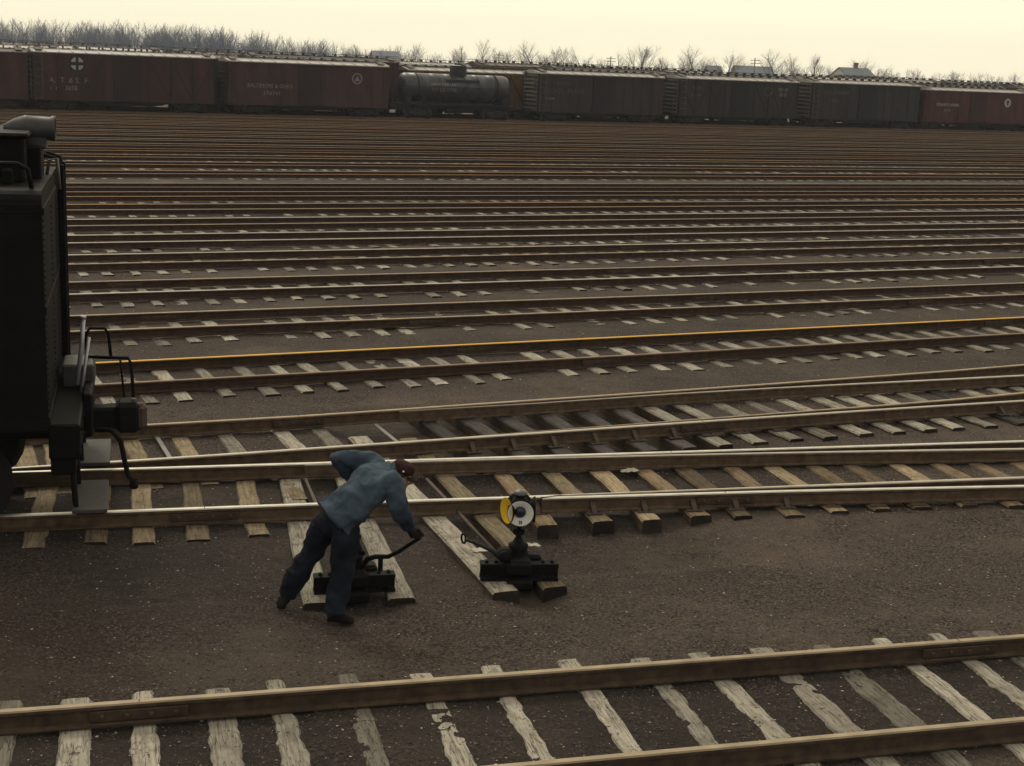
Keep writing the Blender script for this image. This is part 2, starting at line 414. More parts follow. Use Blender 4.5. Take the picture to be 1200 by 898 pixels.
def joint_bar(rail, x, y, ang=0.0, mats=None):
    mats = mats or (RUST_N, IRON_R)
    """splice plates and bolts on both sides of a rail, and the gap between the rail ends"""
    global JB
    if JB is None:
        mb = MB()
        for sd_ in (-1, 1):
            mb.bbox((0, sd_ * .024, -.094), (.72, .026, .088), .006)
            for k in range(4): mb.bbox(((-.27, -.09, .09, .27)[k], sd_ * .045, -.094), (.034, .022, .034), .006, mi=1)
            mb.bbox((0, sd_ * .052, -.150), (.70, .03, .02), .004)
        mb.box((0, 0, -.004), (.009, .05, .0096), mi=1)
        JB = mb.mesh('joint_bar', True)
    o = link('joint_bar', JB, list(mats), rail, (x, y, 0), ang)
    return o
PLATE = None
def tie_plate(parent, x, y, rz=0.0, brace=0):
    global PLATE
    if PLATE is None:
        PLATE = []
        for br in (0, 1):
            mb = MB(); mb.bbox((0, 0, -.173), (.19, .30, .016), .004)
            for sx_ in (-.06, .06):
                for sy_ in (-.085, .085): mb.bbox((sx_, sy_, -.157), (.024, .03, .022), .004)
            if br:
                mb.add([(-.03, -.012, -.05), (.03, -.012, -.05), (.03, -.14, -.163), (-.03, -.14, -.163), (-.03, -.012, -.163), (.03, -.012, -.163)],
                       [(0, 1, 2, 3), (0, 4, 5, 1), (3, 2, 5, 4), (0, 3, 4), (1, 5, 2)])
            PLATE.append(mb.mesh('tie_plate', True))
    return link('tie_plate', PLATE[brace], IRON_R, parent, (x, y, 0), rz)

# -- nearest track
def track_near():
    d, n = frame(15.48); oc = 9.575
    c = d * 4 + n * oc
    t = empty('railway_track', (c.x, c.y, 0), R(15.48), label='nearest track with two rusty rails and pale cracked ties, crossing the bottom of the picture', cat='railway track')
    for y, js in ((.745, [at(163, 820, z=0), at(1130, 755, z=0)]), (-.745, [at(540, 905, z=0)])):
        r = link('rail', rail_mesh([(x, y) for x in range(-16, 25, 4)]), [RUST_N, H_NEAR], t)
        for p in js: joint_bar(r, (p - c).dot(d), y)
    ss = [-.96, -.43, .08, .65, 1.13, 1.7, 2.32, 2.92, 3.61, 4.24, 4.82, 5.41, 5.97, 6.6, 7.16, 7.68]
    ss = [-.96 - .57 * k for k in range(9, 0, -1)] + ss + [7.68 + .58 * k for k in range(1, 14)]
    for i, s in enumerate(ss):
        o = put_tie(t, TIE_N[i % 10], W_PALE, s - 4, rnd.uniform(-.05, .05), -.180 + rnd.uniform(-.004, .004), rnd.uniform(-.02, .02), 1, rnd.uniform(.85, 1.15))
        if rnd.random() < .5: o.scale.y = -1
track_near()

# -- the two turnout tracks; local frame: origin at s=4, o=15.8, axis 15 degrees
TO = D15 * 4 + N15 * 15.8
def loc15(p): v = p - TO; return (v.dot(D15), v.dot(N15))
def so(pts): return dense([(s - 4, o - 15.8) for s, o in pts])
def off(pts, k): return [(s, o + k) for s, o in pts]
def ang_at(pts, x):
    for a, b in zip(pts, pts[1:]):
        if a[0] <= x <= b[0]:
            f = (x - a[0]) / max(1e-6, b[0] - a[0]); return math.atan2(b[1] - a[1], b[0] - a[0]), a[1] + (b[1] - a[1]) * f
    return 0.0, pts[-1][1]
def turnout_B():
    t = empty('railway_track', (TO.x, TO.y, 0), R(15), label='bright-railed track with brown ties running just behind the stooping worker', cat='railway track')
    curve_u = [(1.9, 16.545), (4.8, 16.53), (7.9, 16.44), (11.6, 16.25), (16, 15.95), (22, 15.35), (30, 14.3)]
    stock_u = so([(-24, 16.60), (2, 16.60), (12, 16.62), (32, 16.66)])
    stock_l = so([(-24, 15.0), (2, 15.0), (4.4, 14.90), (7.2, 14.82), (10.5, 14.65), (16, 14.33), (22, 13.73), (30, 12.7)])
    pt_u = so(curve_u); pt_l = so([(1.9, 15.045), (4.5, 15.0), (7.2, 15.0), (11, 15.0), (32, 15.06)])
    ru = link('rail', rail_mesh(stock_u), [RUST_L, H_STEEL], t); rlw = link('rail', rail_mesh(stock_l), [RUST_L, H_STEEL], t)
    k = len(pt_u); th = [min(1, .10 + .90 * i / 6) for i in range(k)]
    o1 = link('switch_point', rail_mesh(pt_u, [-.008 + .005 * min(1, i / 7) for i in range(k)], th), [RUST_L, H_GREY], t)
    k = len(pt_l); th = [min(1, .10 + .90 * i / 6) for i in range(k)]
    o2 = link('switch_point', rail_mesh(pt_l, [-.008 + .005 * min(1, i / 7) for i in range(k)], th), [RUST_L, H_GREY], t)
    for rail, pts, px in ((ru, stock_u, (790, 532)), (rlw, stock_l, (240, 596)), (rlw, stock_l, (850, 577))):
        x, _ = loc15(at(*px, z=0)); a, y = ang_at(pts, x); joint_bar(rail, x, y, a)
    ss = [-1.06, -.47, 0, .56, 1.19]
    ss = [-1.06 - .57 * j for j in range(14, 0, -1)] + ss + [4.35, 5.0, 5.61, 6.21, 6.73, 7.37, 7.95, 8.52, 9.04, 9.7, 10.28] + [10.28 + .58 * j for j in range(1, 22)]
    for i, s in enumerate(ss):
        mat = rnd.choice([W_BROWN, W_BROWN, W_TAN] if s > 2 else [W_TAN, W_TAN, W_BROWN])
        put_tie(t, TIE_V[i % 10], mat, s - 4, rnd.uniform(-.06, .06), -.183, rnd.uniform(-.012, .012), 1, 1.05)
        if 2 < s < 10:
            for pts, br in ((stock_u, 0), (stock_l, 1 if s < 7.5 else 0)):
                a, y = ang_at(pts, s - 4)
                tie_plate(t, s - 4, y, a, br)
    # long headblock ties that reach out under the switch stands
    for (a, b, mat, wd) in (((594, 692), (420, 512), W_PALE, 1.2), ((652, 687), (478, 514), W_TAN, 1.1), ((371, 706), (338, 552), W_PALE, 1.15), ((472, 700), (404, 560), W_PALE, 1.1), ((352, 585), (330, 548), W_TAN, .9)):
        pa, pb = Vector(loc15(at(*a, z=-.165))), Vector(loc15(at(*b, z=-.185)))
        v = pb - pa; m_ = tie_mesh(hash(a) % 97, L=v.length, wob=.008, wd=.225)
        put_tie(t, m_, mat, *((pa + pb) / 2), -.178, math.atan2(v.y, v.x) - math.pi / 2, 1, wd)
    return t
turnout_B()
def turnout_A():
    t = empty('railway_track', (TO.x, TO.y, 0), R(15), label='track splitting off beyond the stooping worker, dark ties in its middle', cat='railway track')
    st_u = so([(-18, 17.0), (-10, 17.72), (-4, 18.25), (.03, 18.62), (2.08, 18.90), (4.58, 19.36), (7.79, 19.94), (9.63, 20.29), (14.9, 21.38), (22, 23.3), (36, 28)])
    st_l = so([(-18, 15.1), (-10, 15.85), (-4, 16.47), (-.05, 16.95), (2.45, 17.32), (5.15, 17.72), (8.74, 18.26), (13.3, 18.87), (22, 19.9), (36, 21.5)])
    pt_u = so([(3.5, 19.08), (5.6, 19.38), (7.73, 19.77), (9.54, 20.03), (14.45, 20.60), (22, 21.55), (36, 23.15)])
    pt_l = so([(3.6, 17.53), (5.4, 17.86), (8.83, 18.45), (13.62, 19.38), (22, 21.7), (36, 26.4)])
    ru = link('rail', rail_mesh(st_u), [RUST_L, H_TAN], t); rw = link('rail', rail_mesh(st_l), [RUST_L, H_GREY], t)
    for pts, hm in ((pt_u, H_GREY), (pt_l, H_TAN)):
        k = len(pts); th = [min(1, .10 + .90 * i / 6) for i in range(k)]
        link('switch_point', rail_mesh(pts, [-.008 + .005 * min(1, i / 7) for i in range(k)], th), [RUST_L, hm], t)
    for rail, pts, px in ((ru, st_u, (350, 487)), (ru, st_u, (775, 458)), (rw, st_l, (820, 491))):
        x, _ = loc15(at(*px, z=0)); a, y = ang_at(pts, x); joint_bar(rail, x, y, a)
    inner = [(30, 534, 't'), (63, 533, 't'), (158, 527, 't'), (217, 523, 't'), (272, 520, 'p'), (340, 515, 'p'), (383, 512, 'p'), (516, 503, 'd'), (562, 500, 'd'), (605, 496, 'd'), (650, 492, 'd'), (692, 488, 'd'), (735, 485, 'd'),
             (775, 484, 'p'), (812, 481, 'p'), (853, 478, 'p'), (890, 476, 'p'), (930, 473, 'p'), (967, 470, 'p'), (998, 468, 'p'), (1032, 466, 'p'), (1065, 463, 'p'), (1103, 461, 'd'), (1137, 459, 'p'), (1168, 457, 'p')]
    last = None
    for i, (px, py, c) in enumerate(inner):
        x, y = loc15(at(px, py, z=-.185)); a0, yu = ang_at(st_u, x); a1, yl = ang_at(st_l, x)
        a = a1; mat = {'p': W_PALE, 't': W_TAN, 'd': W_DARK}[c]
        L = 1.08
        kk = (y - yl) * math.cos(a) - .80
        put_tie(t, TIE_V[(i + 3) % 10], mat, x + kk * math.sin(a), y - kk * math.cos(a), -.188, a + rnd.uniform(-.015, .015), L, 1.05)
        if c == 'd' or 7 < i < 16:
            tie_plate(t, x + (yu - y) * -math.sin(a), yu, a, 0); tie_plate(t, x + (yl - y) * -math.sin(a), yl, a, 1 if c == 'd' else 0)
        last = x
    for j in range(1, 26):
        x = last + .57 * j; a, yl = ang_at(st_l, x)
        put_tie(t, TIE_V[j % 10], W_PALE, x, yl + .8 + .02 * j, -.183, a + .03, 1.1, 1.0)
    for j in range(1, 12):
        x = loc15(at(30, 534, z=-.185))[0] - .58 * j; a, yl = ang_at(st_l, x)
        put_tie(t, TIE_V[j % 10], W_TAN, x, yl + .85, -.183, a, 1.0, 1.0)
    # narrow steel gauge rods lying between the rails
    for (a, b) in (((184, 511), (199, 535)), ((446, 501), (466, 517))):
        pa, pb = Vector(loc15(at(*a, z=-.13))), Vector(loc15(at(*b, z=-.13)))
        mb = MB(); v = (pb - pa); ex = v.normalized() * .25
        pa, pb = pa - ex, pb + ex; v = pb - pa
        mb.bbox(((pa.x + pb.x) / 2, (pa.y + pb.y) / 2, -.15), (v.length, .06, .02), .004, Matrix.Rotation(math.atan2(v.y, v.x), 3, 'Z'))
        mb.build('gauge_rod', LOCO_G, t)
turnout_A()

# -- the yard
ORD = ['first', 'second', 'third', 'fourth', 'fifth', 'sixth', 'seventh', 'eighth', 'ninth', 'tenth', 'eleventh', 'twelfth', 'thirteenth', 'fourteenth', 'fifteenth', 'sixteenth', 'seventeenth', 'eighteenth', 'nineteenth', 'twentieth', 'twenty-first', 'twenty-second', 'twenty-third', 'twenty-fourth', 'twenty-fifth']
def yard():
    known = [(411.8, 25.39, H_ORANGE, H_BROWN), (359.8, 25.08, H_TAN, H_TAN), (323.2, 25.32, H_TAN, H_GREY), (293.7, 25.5, H_GREY, H_TAN), (272.7, 25.6, H_GREY, H_GREY), (255.5, 25.9, H_GREY, H_TAN), (240, 25.7, H_DULLO, H_TAN), (226.7, 25.75, H_DULLO, H_DULLO), (217.0, 25.8, H_TAN, H_BROWN), (203.5, 25.85, H_DULLO, H_DULLO), (194.1, 25.9, H_TAN, H_DULLO)]
    rows = []
    for y, a, h1, h2 in known:
        p = at(600, y, z=0); rows.append((p, a, h1, h2))
    o = 65.2; i = 0
    while o < 107:
        rows.append((Vector((-.006 * o, o / math.cos(R(25.9)), 0)), 25.9 + (o - 65) * .008, rnd.choice([H_TAN, H_BROWN, H_DULLO]), rnd.choice([H_DULLO, H_BROWN, H_TAN]))); o += 3.78 + rnd.uniform(-.35, .35)
    for o, in ((109.15,), (113.3,), (117.4,)):
        d, n = frame(26.27); rows.append((n * o + d * 53, 26.27, H_BROWN, H_BROWN))
    cnt = len(rows)
    for i, (p, a, h1, h2) in enumerate(rows):
        d, n = frame(a); oo = p.dot(n); s0 = p.dot(d)
        if i == 0: lab = 'track with a vivid orange rail top and pale ties, crossing the middle of the yard'
        elif i < cnt - 3: lab = f'rusty {ORD[i - 1]} track beyond the one with the vivid orange rail top'
        else: lab = ('track under the front row of freight cars', 'track under the second row of freight cars, behind the tank car', 'track under the rearmost row of freight cars, below the far trees')[i - cnt + 3]
        t = empty('railway_track', (p.x, p.y, 0), R(a), label=lab, cat='railway track', group='parallel storage tracks across the yard')
        smin, smax = -.12 * oo - 6 - s0, 1.32 * oo + 6 - s0
        k = max(3, int((smax - smin) / 14)); pts = [smin + (smax - smin) * j / k for j in range(k + 1)]
        for y, hm in ((.745, h1), (-.745, h2)):
            zz = [rnd.uniform(-.012, .006) for _ in pts] if i > 5 else 0.0
            r = link('rail', rail_mesh([(x, y + (rnd.uniform(-.012, .012) if i else 0)) for x in pts], zz), [RUST, hm], t)
            if i < 5:
                x = smin + rnd.uniform(2, 9)
                while x < smax:
                    joint_bar(r, x, y); x += 11.9
        ta, tb = .02 * oo - 2 - s0, 1.12 * oo + 2 - s0
        if i <= 5:
            x = ta; j = 0
            while x < tb and j < 99:
                buried = .010 if i in (1,) else .0
                if rnd.random() < (.14 if i else .04): x += .58; continue
                put_tie(t, TIE_V[rnd.randrange(10)], rnd.choice([W_YARD, W_YARD, W_PALE] if i else [W_PALE, W_PALE, W_YARD]), x, rnd.uniform(-.09, .09), (-.175 if i == 0 else -.178) - buried + rnd.uniform(-.012, .008), rnd.uniform(-.03, .03), 1, rnd.uniform(.85, 1.1))
                x += .58 * rnd.uniform(.86, 1.14); j += 1
        else:
            mb = MB(); x = ta; dens = .85 if i < 10 else .55
            while x < tb:
                if rnd.random() < dens: mb.box((x, rnd.uniform(-.1, .1), -.245), (.2, 2.5, .155 + rnd.uniform(-.03, .015)), Matrix.Rotation(rnd.uniform(-.03, .03), 3, 'Z'))
                x += .6 * rnd.uniform(.9, 1.1)
            setp(mb.build('tie', W_FAR, t), kind='stuff')
yard()
# ------------------------------------------------------------------ freight cars
def paint(name, c, var=.35, scale=1.2, rough=.75):
    m, t, b = newmat(name); v = mapv(t, (1, 1, .35))
    n1 = noise(t, v, scale, 5, .65); n2 = noise(t, v, scale * 9, 3, .6)
    lo = tuple(x * (1 - var) for x in c); hi = tuple(min(1, x * (1 + var)) for x in c)
    col = ramp(t, n1, [(.3, lo), (.7, hi)])
    col = mixc(t, ramp(t, n2, [(.52, (0, 0, 0)), (.75, (.6, .6, .6))]), col, tuple(x * .55 for x in c))
    t.links.new(col, b.inputs['Base Color']); b.inputs['Roughness'].default_value = rough; b.inputs['Specular IOR Level'].default_value = .25
    return m
P_BROWN = paint('boxcar_brown', (.046, .021, .018)); P_RED = paint('boxcar_red', (.060, .020, .017)); P_MAROON = paint('boxcar_maroon', (.046, .024, .022))
P_DARK = paint('boxcar_sooty_brown', (.028, .019, .018)); P_BLACKISH = paint('boxcar_soot', (.024, .020, .019)); P_YEL = paint('boxcar_buff', (.11, .062, .020))
END_LIT = simple('skylit_end', (.06, .052, .046), (.11, .097, .087), 3, .7, 0, 0)  # lighter tone paints in the skylight caught by the corrugated ends
BRACE = paint('sooty_steel_brace', (.022, .017, .016))
ROOF_M = simple('galvanised_roof', (.28, .255, .235), (.42, .395, .37), 2, .6, .2, .1, .005)
ROOF_D = simple('dull_roof', (.07, .055, .05), (.13, .11, .10), 2, .75, 0, .1, .005)
CARBLK = simple('car_underframe', (.007, .0065, .006), (.016, .014, .012), 4, .85, 0, 0)
LETTER = simple('faded_lettering', (.13, .11, .10), (.21, .18, .16), 3, .8, 0, 0)
LETTER_F = simple('sooty_lettering', (.055, .048, .043), (.09, .08, .073), 3, .8, 0, 0)
LETTER_W = simple('white_lettering', (.27, .25, .23), (.36, .33, .31), 3, .8, 0, 0)
RUNB = simple('running_board_wood', (.06, .055, .05), (.12, .11, .10), 3, .85, 0, 0)
TANK_M = simple('tank_black', (.018, .019, .022), (.034, .036, .041), 1.5, .40, 0, .05, .005)

DK = {}
def darker(m):
    if m.name not in DK:
        k = m.copy(); k.name = 'dirty_' + m.name; DK[m.name] = k
        for n in k.node_tree.nodes:
            if n.type == 'VALTORGB' and n.color_ramp.elements[0].position < .31:
                for e in n.color_ramp.elements: e.color = (e.color[0] * .6, e.color[1] * .62, e.color[2] * .68, 1)
    return DK[m.name]
def text_mesh(txt, size):
    cu = bpy.data.curves.new('txt', 'FONT'); cu.body = txt; cu.size = size; cu.extrude = .006; cu.resolution_u = 2
    o = bpy.data.objects.new('txt', cu); COL.objects.link(o)
    dg = bpy.context.evaluated_depsgraph_get(); me = bpy.data.meshes.new_from_object(o.evaluated_get(dg))
    bpy.data.objects.remove(o); return me
def letter(parent, txt, x, y, z, size, mat, sx=1.0):
    me = text_mesh(txt, size); me.materials.clear(); o = link('lettering', me, mat, parent)
    o.location = (x, y - .012, z); o.rotation_euler = (R(90), 0, 0); o.scale = (sx, 1, 1); return o

def wheelset(parent, x, zc=.42, r=.42):
    mb = MB()
    rot = Matrix.Rotation(R(90), 3, 'X')
    for sy in (-1, 1):
        mb.lathe([(.05, .07), (.12, .06), (.14, .02), (.33, .02), (.36, .06), (r, .06), (r, -.05), (r + .025, -.05), (r + .025, -.08), (.05, -.08)], (x, sy * .75, zc), 18, rot if sy > 0 else Matrix.Rotation(R(-90), 3, 'X'))
    mb.tube([(x, -.95, zc), (x, .95, zc)], .075, 8)
    return mb.build('wheel', CARBLK, parent)
def truck(parent, x):
    mb = MB()
    for sy in (-1, 1):
        y = sy * 1.0
        poly = [(x - 1.05, .42 - .1), (x - .75, .55), (x - .3, .72), (x + .3, .72), (x + .75, .55), (x + 1.05, .32), (x + .8, .36), (x + .35, .22), (x - .35, .22), (x - .8, .36)]
        mb.prism(poly, y - .07, y + .07)
        for k in (-.84, .84): mb.bbox((x + k, y - sy * -.1, .43), (.28, .2, .26), .03)
        for k in (-.14, .14): mb.tube([(x + k, y, .26), (x + k, y, .62)], .08, 8)
    mb.bbox((x, 0, .6), (.35, 2.3, .22), .02)
    t = mb.build('truck', CARBLK, parent)
    for k in (-.84, .84): wheelset(t, x + k)
def boxcar(loc, L, label, paintm, roofm=None, style='steel', eave=3.95, sill=.72, group=None, side_detail=True, ladder='rungs', board=True, flip=False):
    t = empty('boxcar', loc, R(26.27), label=label, cat='boxcar', group=group)
    H = L / 2; W = 1.48
    mb = MB()
    mb.box((0, 0, (sill + eave) / 2), (L, 2 * W, eave - sill))
    # planks / panels, on the two long sides
    if style == 'wood':
        npl = 26
        for sy in (-1, 1):
            for k in range(npl):
                z = sill + .12 + (eave - sill - .2) * k / npl
                mb.box((0, sy * (W + .006), z + .05), (L - .02, .014, (eave - sill - .2) / npl - .018))
    mb.box((0, 0, sill + .06), (L + .02, 2 * W + .09, .12)); mb.box((0, 0, eave - .06), (L + .02, 2 * W + .07, .12))
    body = mb.build('body', paintm, t)
    if style == 'wood':
        nb = 8
        for sy in (-1, 1):
            fm = MB()
            xs_ = [-H + .08 + (L - .16) * k / nb for k in range(nb + 1)]
            for x in xs_: fm.box((x, sy * (W + .045), (sill + eave) / 2), (.11, .07, eave - sill - .26))
            for k in (0, 1, 2, nb - 3, nb - 2, nb - 1):
                a, b = xs_[k], xs_[k + 1]
                up = (k < nb / 2) != (k == 0 or k == nb - 1)
                za, zb = (sill + .2, eave - .2) if up else (eave - .2, sill + .2)
                v = Vector((b - a, 0, zb - za)); an = math.atan2(v.z, v.x)
                fm.box(((a + b) / 2, sy * (W + .035), (sill + eave) / 2), (v.length - .2, .05, .11), Matrix.Rotation(-an, 3, 'Y'))
            fm.build('frame_brace', BRACE, t)
    else:
        for sy in (-1, 1):
            for half in (-1, 1):
                fm = MB()
                for k in range(6):
                    x = half * (1.25 + (H - 1.35) * k / 5.3)
                    fm.box((x, sy * (W + .012), (sill + eave) / 2), (.10, .03, eave - sill - .26))
                fm.build('side_rib', paintm, t)
    # ends: corrugations
    for se in (-1, 1):
        em = MB()
        for k in range(9):
            z = sill + .3 + (eave - sill - .5) * k / 8
            em.bbox((se * (H + .03), 0, z), (.07, 2.5, .16), .03)
        em.build('end_panel', END_LIT if ladder == 'pale' else paintm, t)
    # door
    dz = (sill + eave) / 2
    for sy in (-1, 1):
        dm = MB()
        dm.bbox((0, sy * (W + .05), dz - .02), (1.95, .07, eave - sill - .35), .015)
        for k in range(4 if style == 'steel' else 12):
            n_ = 4 if style == 'steel' else 12
            dm.box((0, sy * (W + .09), sill + .35 + (eave - sill - .7) * k / (n_ - 1)), (1.85, .03, .10 if style == 'steel' else .05))
        dr = dm.build('door', darker(paintm), t)
        hm = MB()
        hm.tube([(-.85, sy * (W + .1), dz - .5), (-.85, sy * (W + .16), dz - .45), (-.85, sy * (W + .16), dz - .1), (-.85, sy * (W + .1), dz - .05)], .025, 6)
        hm.box((.55, sy * (W + .06), sill + .05), (3.6, .06, .06)); hm.box((.55, sy * (W + .07), eave - .14), (3.8, .08, .08))
        hm.build('door_track', CARBLK, dr)
    # roof
    rm = roofm or ROOF_M; rb = MB(); rise = .30; ov = .06
    poly = [(-W - ov, eave - .03), (-W - ov, eave + .04), (0, eave + rise), (W + ov, eave + .04), (W + ov, eave - .03)]
    rb.add([(-H - .06, y, z) for y, z in poly] + [(H + .06, y, z) for y, z in poly], [(0, 1, 2, 3, 4), (9, 8, 7, 6, 5)] + [(i, i + 5, (i + 1) % 5 + 5, (i + 1) % 5) for i in range(5)])
    nr = 14
    for k in range(nr + 1):
        x = -H + L * k / nr
        for sy in (-1, 1):
            a = Vector((x, sy * (W + ov), eave + .055)); b = Vector((x, 0, eave + rise + .015)); v = b - a
            rb.box((a + b) / 2, (.09, v.length, .05), Matrix.Rotation(math.atan2(v.z, v.y), 3, 'X') if sy < 0 else Matrix.Rotation(-math.atan2(v.z, -v.y), 3, 'X'))
    rb.build('roof', rm, t)
    if board:
        nbm = MB()
        for k in range(3): nbm.box((0, -.2 + .2 * k, eave + rise + .18), (L + .9, .18, .035))
        for k in range(nr): nbm.box((-H + L * (k + .5) / nr, 0, eave + rise + .08), (.06, .5, .15))
        for se in (-1, 1): nbm.box((se * (H - .5), -.75, eave + rise - .01), (.5, 1.2, .035), Matrix.Rotation(.18, 3, 'X'))
        nbm.build('running_board', RUNB, t)
    # ladders at the left corner (side) and on the end
    lm = MB()
    for k in range(7):
        z = sill + .15 + (eave - sill - .35) * k / 6
        lm.tube([(-H + .15, -W - .05, z), (-H + .15, -W - .13, z), (-H + .62, -W - .13, z), (-H + .62, -W - .05, z)], .022, 5)
        lm.box((-H - .12, -W + .45, z), (.06, .6, .06))
    for k in (-H + .12, -H + .65): lm.box((k, -W - .06, (sill + eave) / 2), (.05, .03, eave - sill - .2))
    for k in (-W + .15, -W + .75): lm.box((-H - .1, k, (sill + eave) / 2), (.04, .05, eave - sill - .2))
    lm.build('ladder', LETTER_F if ladder == 'pale' else paintm, t)  # paler ladder colour stands in for light on the rungs
    bw = MB()
    bw.lathe([(.02, .02), (.26, .02), (.28, 0), (.26, -.02), (.02, -.02)], (-H - .3, .45, eave - .1), 14, Matrix.Rotation(R(90), 3, 'Y'))
    bw.tube([(-H - .28, .45, 1.0), (-H - .28, .45, eave - .1)], .03, 6)
    bw.build('brake_wheel', CARBLK, t)
    um = MB()
    um.box((0, 0, .82), (L - .2, .9, .3)); um.box((0, 0, .88), (L - .1, 2.6, .12))
    um.prism([(-H + 3, .72), (-H + 4.4, .42), (H - 4.4, .42), (H - 3, .72)], -1.0, -.92); um.prism([(-H + 3, .72), (-H + 4.4, .42), (H - 4.4, .42), (H - 3, .72)], .92, 1.0)
    um.tube([(-1.2, -.5, .55), (.6, -.5, .55)], .25, 10)
    for se in (-1, 1): um.box((se * (H + .2), 0, .85), (.6, .25, .28))
    um.build('underframe', CARBLK, t)
    tx = H - 1.75
    truck(t, -tx); truck(t, tx)
    return t
d26, n26 = frame(26.27)
def rowp(s, o): p = d26 * s + n26 * o; return (p.x, p.y, 0)
FO = 109.17
def car(s0, s1, *a, o=FO, **k): return boxcar(rowp((s0 + s1) / 2, o), s1 - s0, *a, **k)
GRP = 'freight cars standing in the front row'
Y0 = -1.48
car(1.0, 14.0, 'red-brown boxcar cut off by the left edge of the front row', P_BROWN, ROOF_D, 'steel', 3.95, group=GRP)
c1 = car(14.35, 27.4, 'brown braced wooden boxcar with a round cross emblem near its left end', P_BROWN, ROOF_M, 'wood', 4.05, group=GRP, ladder='pale')
L1 = 27.4 - 14.35
def disc(parent, name, x, z, r, y, mat, th=.01, n=24, r0=None):
    mb = MB()
    if r0 is None: mb.lathe([(0, th), (r, th), (r, -th), (0, -th)], (x, y, z), n, Matrix.Rotation(R(90), 3, 'X'), smooth=False)
    else: mb.lathe([(r0, th), (r, th), (r, -th), (r0, -th), (r0, th)], (x, y, z), n, Matrix.Rotation(R(90), 3, 'X'), smooth=False)
    return mb.build(name, mat, parent)
# white cross-quartered disc on a dark square
xe, ze = -L1 / 2 + 3.05, 3.33
mb = MB(); mb.box((xe, Y0 - .06, ze), (.98, .02, .98)); em = mb.build('emblem', CARBLK, c1)
mb = MB()
for sx in (-1, 1):
    for sz in (-1, 1):
        pts = [(xe + sx * .1, ze + sz * .12), (xe + sx * .42, ze + sz * .12)] + [(xe + sx * .46 * math.cos(a), ze + sz * .46 * math.sin(a)) for a in (.5, .8, 1.1)] + [(xe + sx * .1, ze + sz * .44)]
        mb.prism(pts, Y0 - .085, Y0 - .07)
mb.build('emblem_quarter', LETTER_W, em)
letter(c1, 'A.  T. & S.  F.', -L1 / 2 + 1.1, Y0 - .03, 1.98, .52, LETTER, 1.0)
letter(c1, 'R r  13658', -L1 / 2 + 1.15, Y0 - .03, 1.45, .46, LETTER, .95)
c2 = car(28.35, 41.2, 'maroon steel boxcar left of the tank car with a ring emblem on its right end', P_MAROON, ROOF_M, 'steel', 3.92, group=GRP)
letter(c2, 'BALTIMORE & OHIO', -13.1 / 2 + 1.6, Y0 - .03, 2.05, .42, LETTER, .92)
letter(c2, '370741', -13.1 / 2 + 2.8, Y0 - .03, 1.5, .40, LETTER, 1.2)
e2 = disc(c2, 'emblem', 13.1 / 2 - 2.75, 2.95, .43, Y0 - .03, LETTER, r0=.33)
mb = MB(); mb.prism([(13.1 / 2 - 3.0, 2.75), (13.1 / 2 - 2.5, 2.75), (13.1 / 2 - 2.62, 2.92), (13.1 / 2 - 2.75, 3.2), (13.1 / 2 - 2.88, 2.92)], Y0 - .04, Y0 - .025); mb.build('emblem_dome', LETTER, e2)
c4 = car(54.5, 66.6, 'sooty brown boxcar right of the tank car, rungs showing on its left end', P_DARK, ROOF_M, 'steel', 3.88, group=GRP, ladder='pale')
letter(c4, 'NICKEL  PLATE', -6.65 + 1.0, Y0 - .03, 2.35, .5, LETTER_F, 1.15)
letter(c4, '15308', -6.65 + 1.1, Y0 - .03, 1.75, .36, LETTER, 1.1)
letter(c4, 'ROAD', -6.65 + 2.2, Y0 - .03, 3.0, .4, LETTER_F, 1.2)
c5 = car(68.2, 80.9, 'dark sooty braced boxcar with a striped pale roof edge', P_BLACKISH, ROOF_M, 'wood', 3.92, group=GRP, ladder='pale')
letter(c5, 'P M', -6.55 + 1.5, Y0 - .03, 2.95, .5, LETTER_F, 1.1); letter(c5, '82109', -6.55 + 1.4, Y0 - .03, 2.4, .36, LETTER_F, 1.1)
mb = MB(); mb.lathe([(.4, .01), (.52, .01), (.52, -.01), (.4, -.01), (.4, .01)], (3.0, Y0 - .05, 3.05), 20, Matrix.Rotation(R(90), 3, 'X') @ Matrix.Rotation(.5, 3, 'Z') @ Matrix.Diagonal((1, .75, 1))); mb.build('emblem', LETTER_F, c5)
mb = MB(); mb.bbox((4.6, Y0 - .05, 3.25), (1.1, .02, .3), .005); mb.bbox((4.6, Y0 - .05, 2.8), (.8, .02, .35), .005); mb.build('emblem', LETTER_F, c5)
c6 = car(82.5, 95.1, 'plain dark boxcar between the striped-roof boxcar and the red boxcar', P_BLACKISH, ROOF_M, 'steel', 4.0, group=GRP, ladder='pale')
letter(c6, 'SOUTHERN', -6.65 + 1.6, Y0 - .03, 3.0, .5, LETTER_F, 1.1); letter(c6, '17021', -6.65 + 2.3, Y0 - .03, 2.3, .42, LETTER_F, 1.1)
c7 = car(95.75, 109.0, 'red boxcar at the right end of the front row with a pale round emblem', P_RED, ROOF_M, 'steel', 3.72, group=GRP)
letter(c7, 'PENNSYLVANIA', -6.65 + 1.5, Y0 - .03, 2.25, .40, LETTER_W, 1.0); letter(c7, '82441', -6.65 + 2.5, Y0 - .03, 1.75, .36, LETTER, 1.0)
e7 = disc(c7, 'emblem', 3.9, 2.75, .42, Y0 - .03, LETTER_W)
mb = MB(); mb.prism([(3.9 - .22, 2.95), (3.9 + .22, 2.95), (3.9 + .16, 2.85), (3.9 + .05, 2.5), (3.9 - .05, 2.5), (3.9 - .16, 2.85)], Y0 - .055, Y0 - .043); mb.build('emblem_keystone', P_RED, e7)
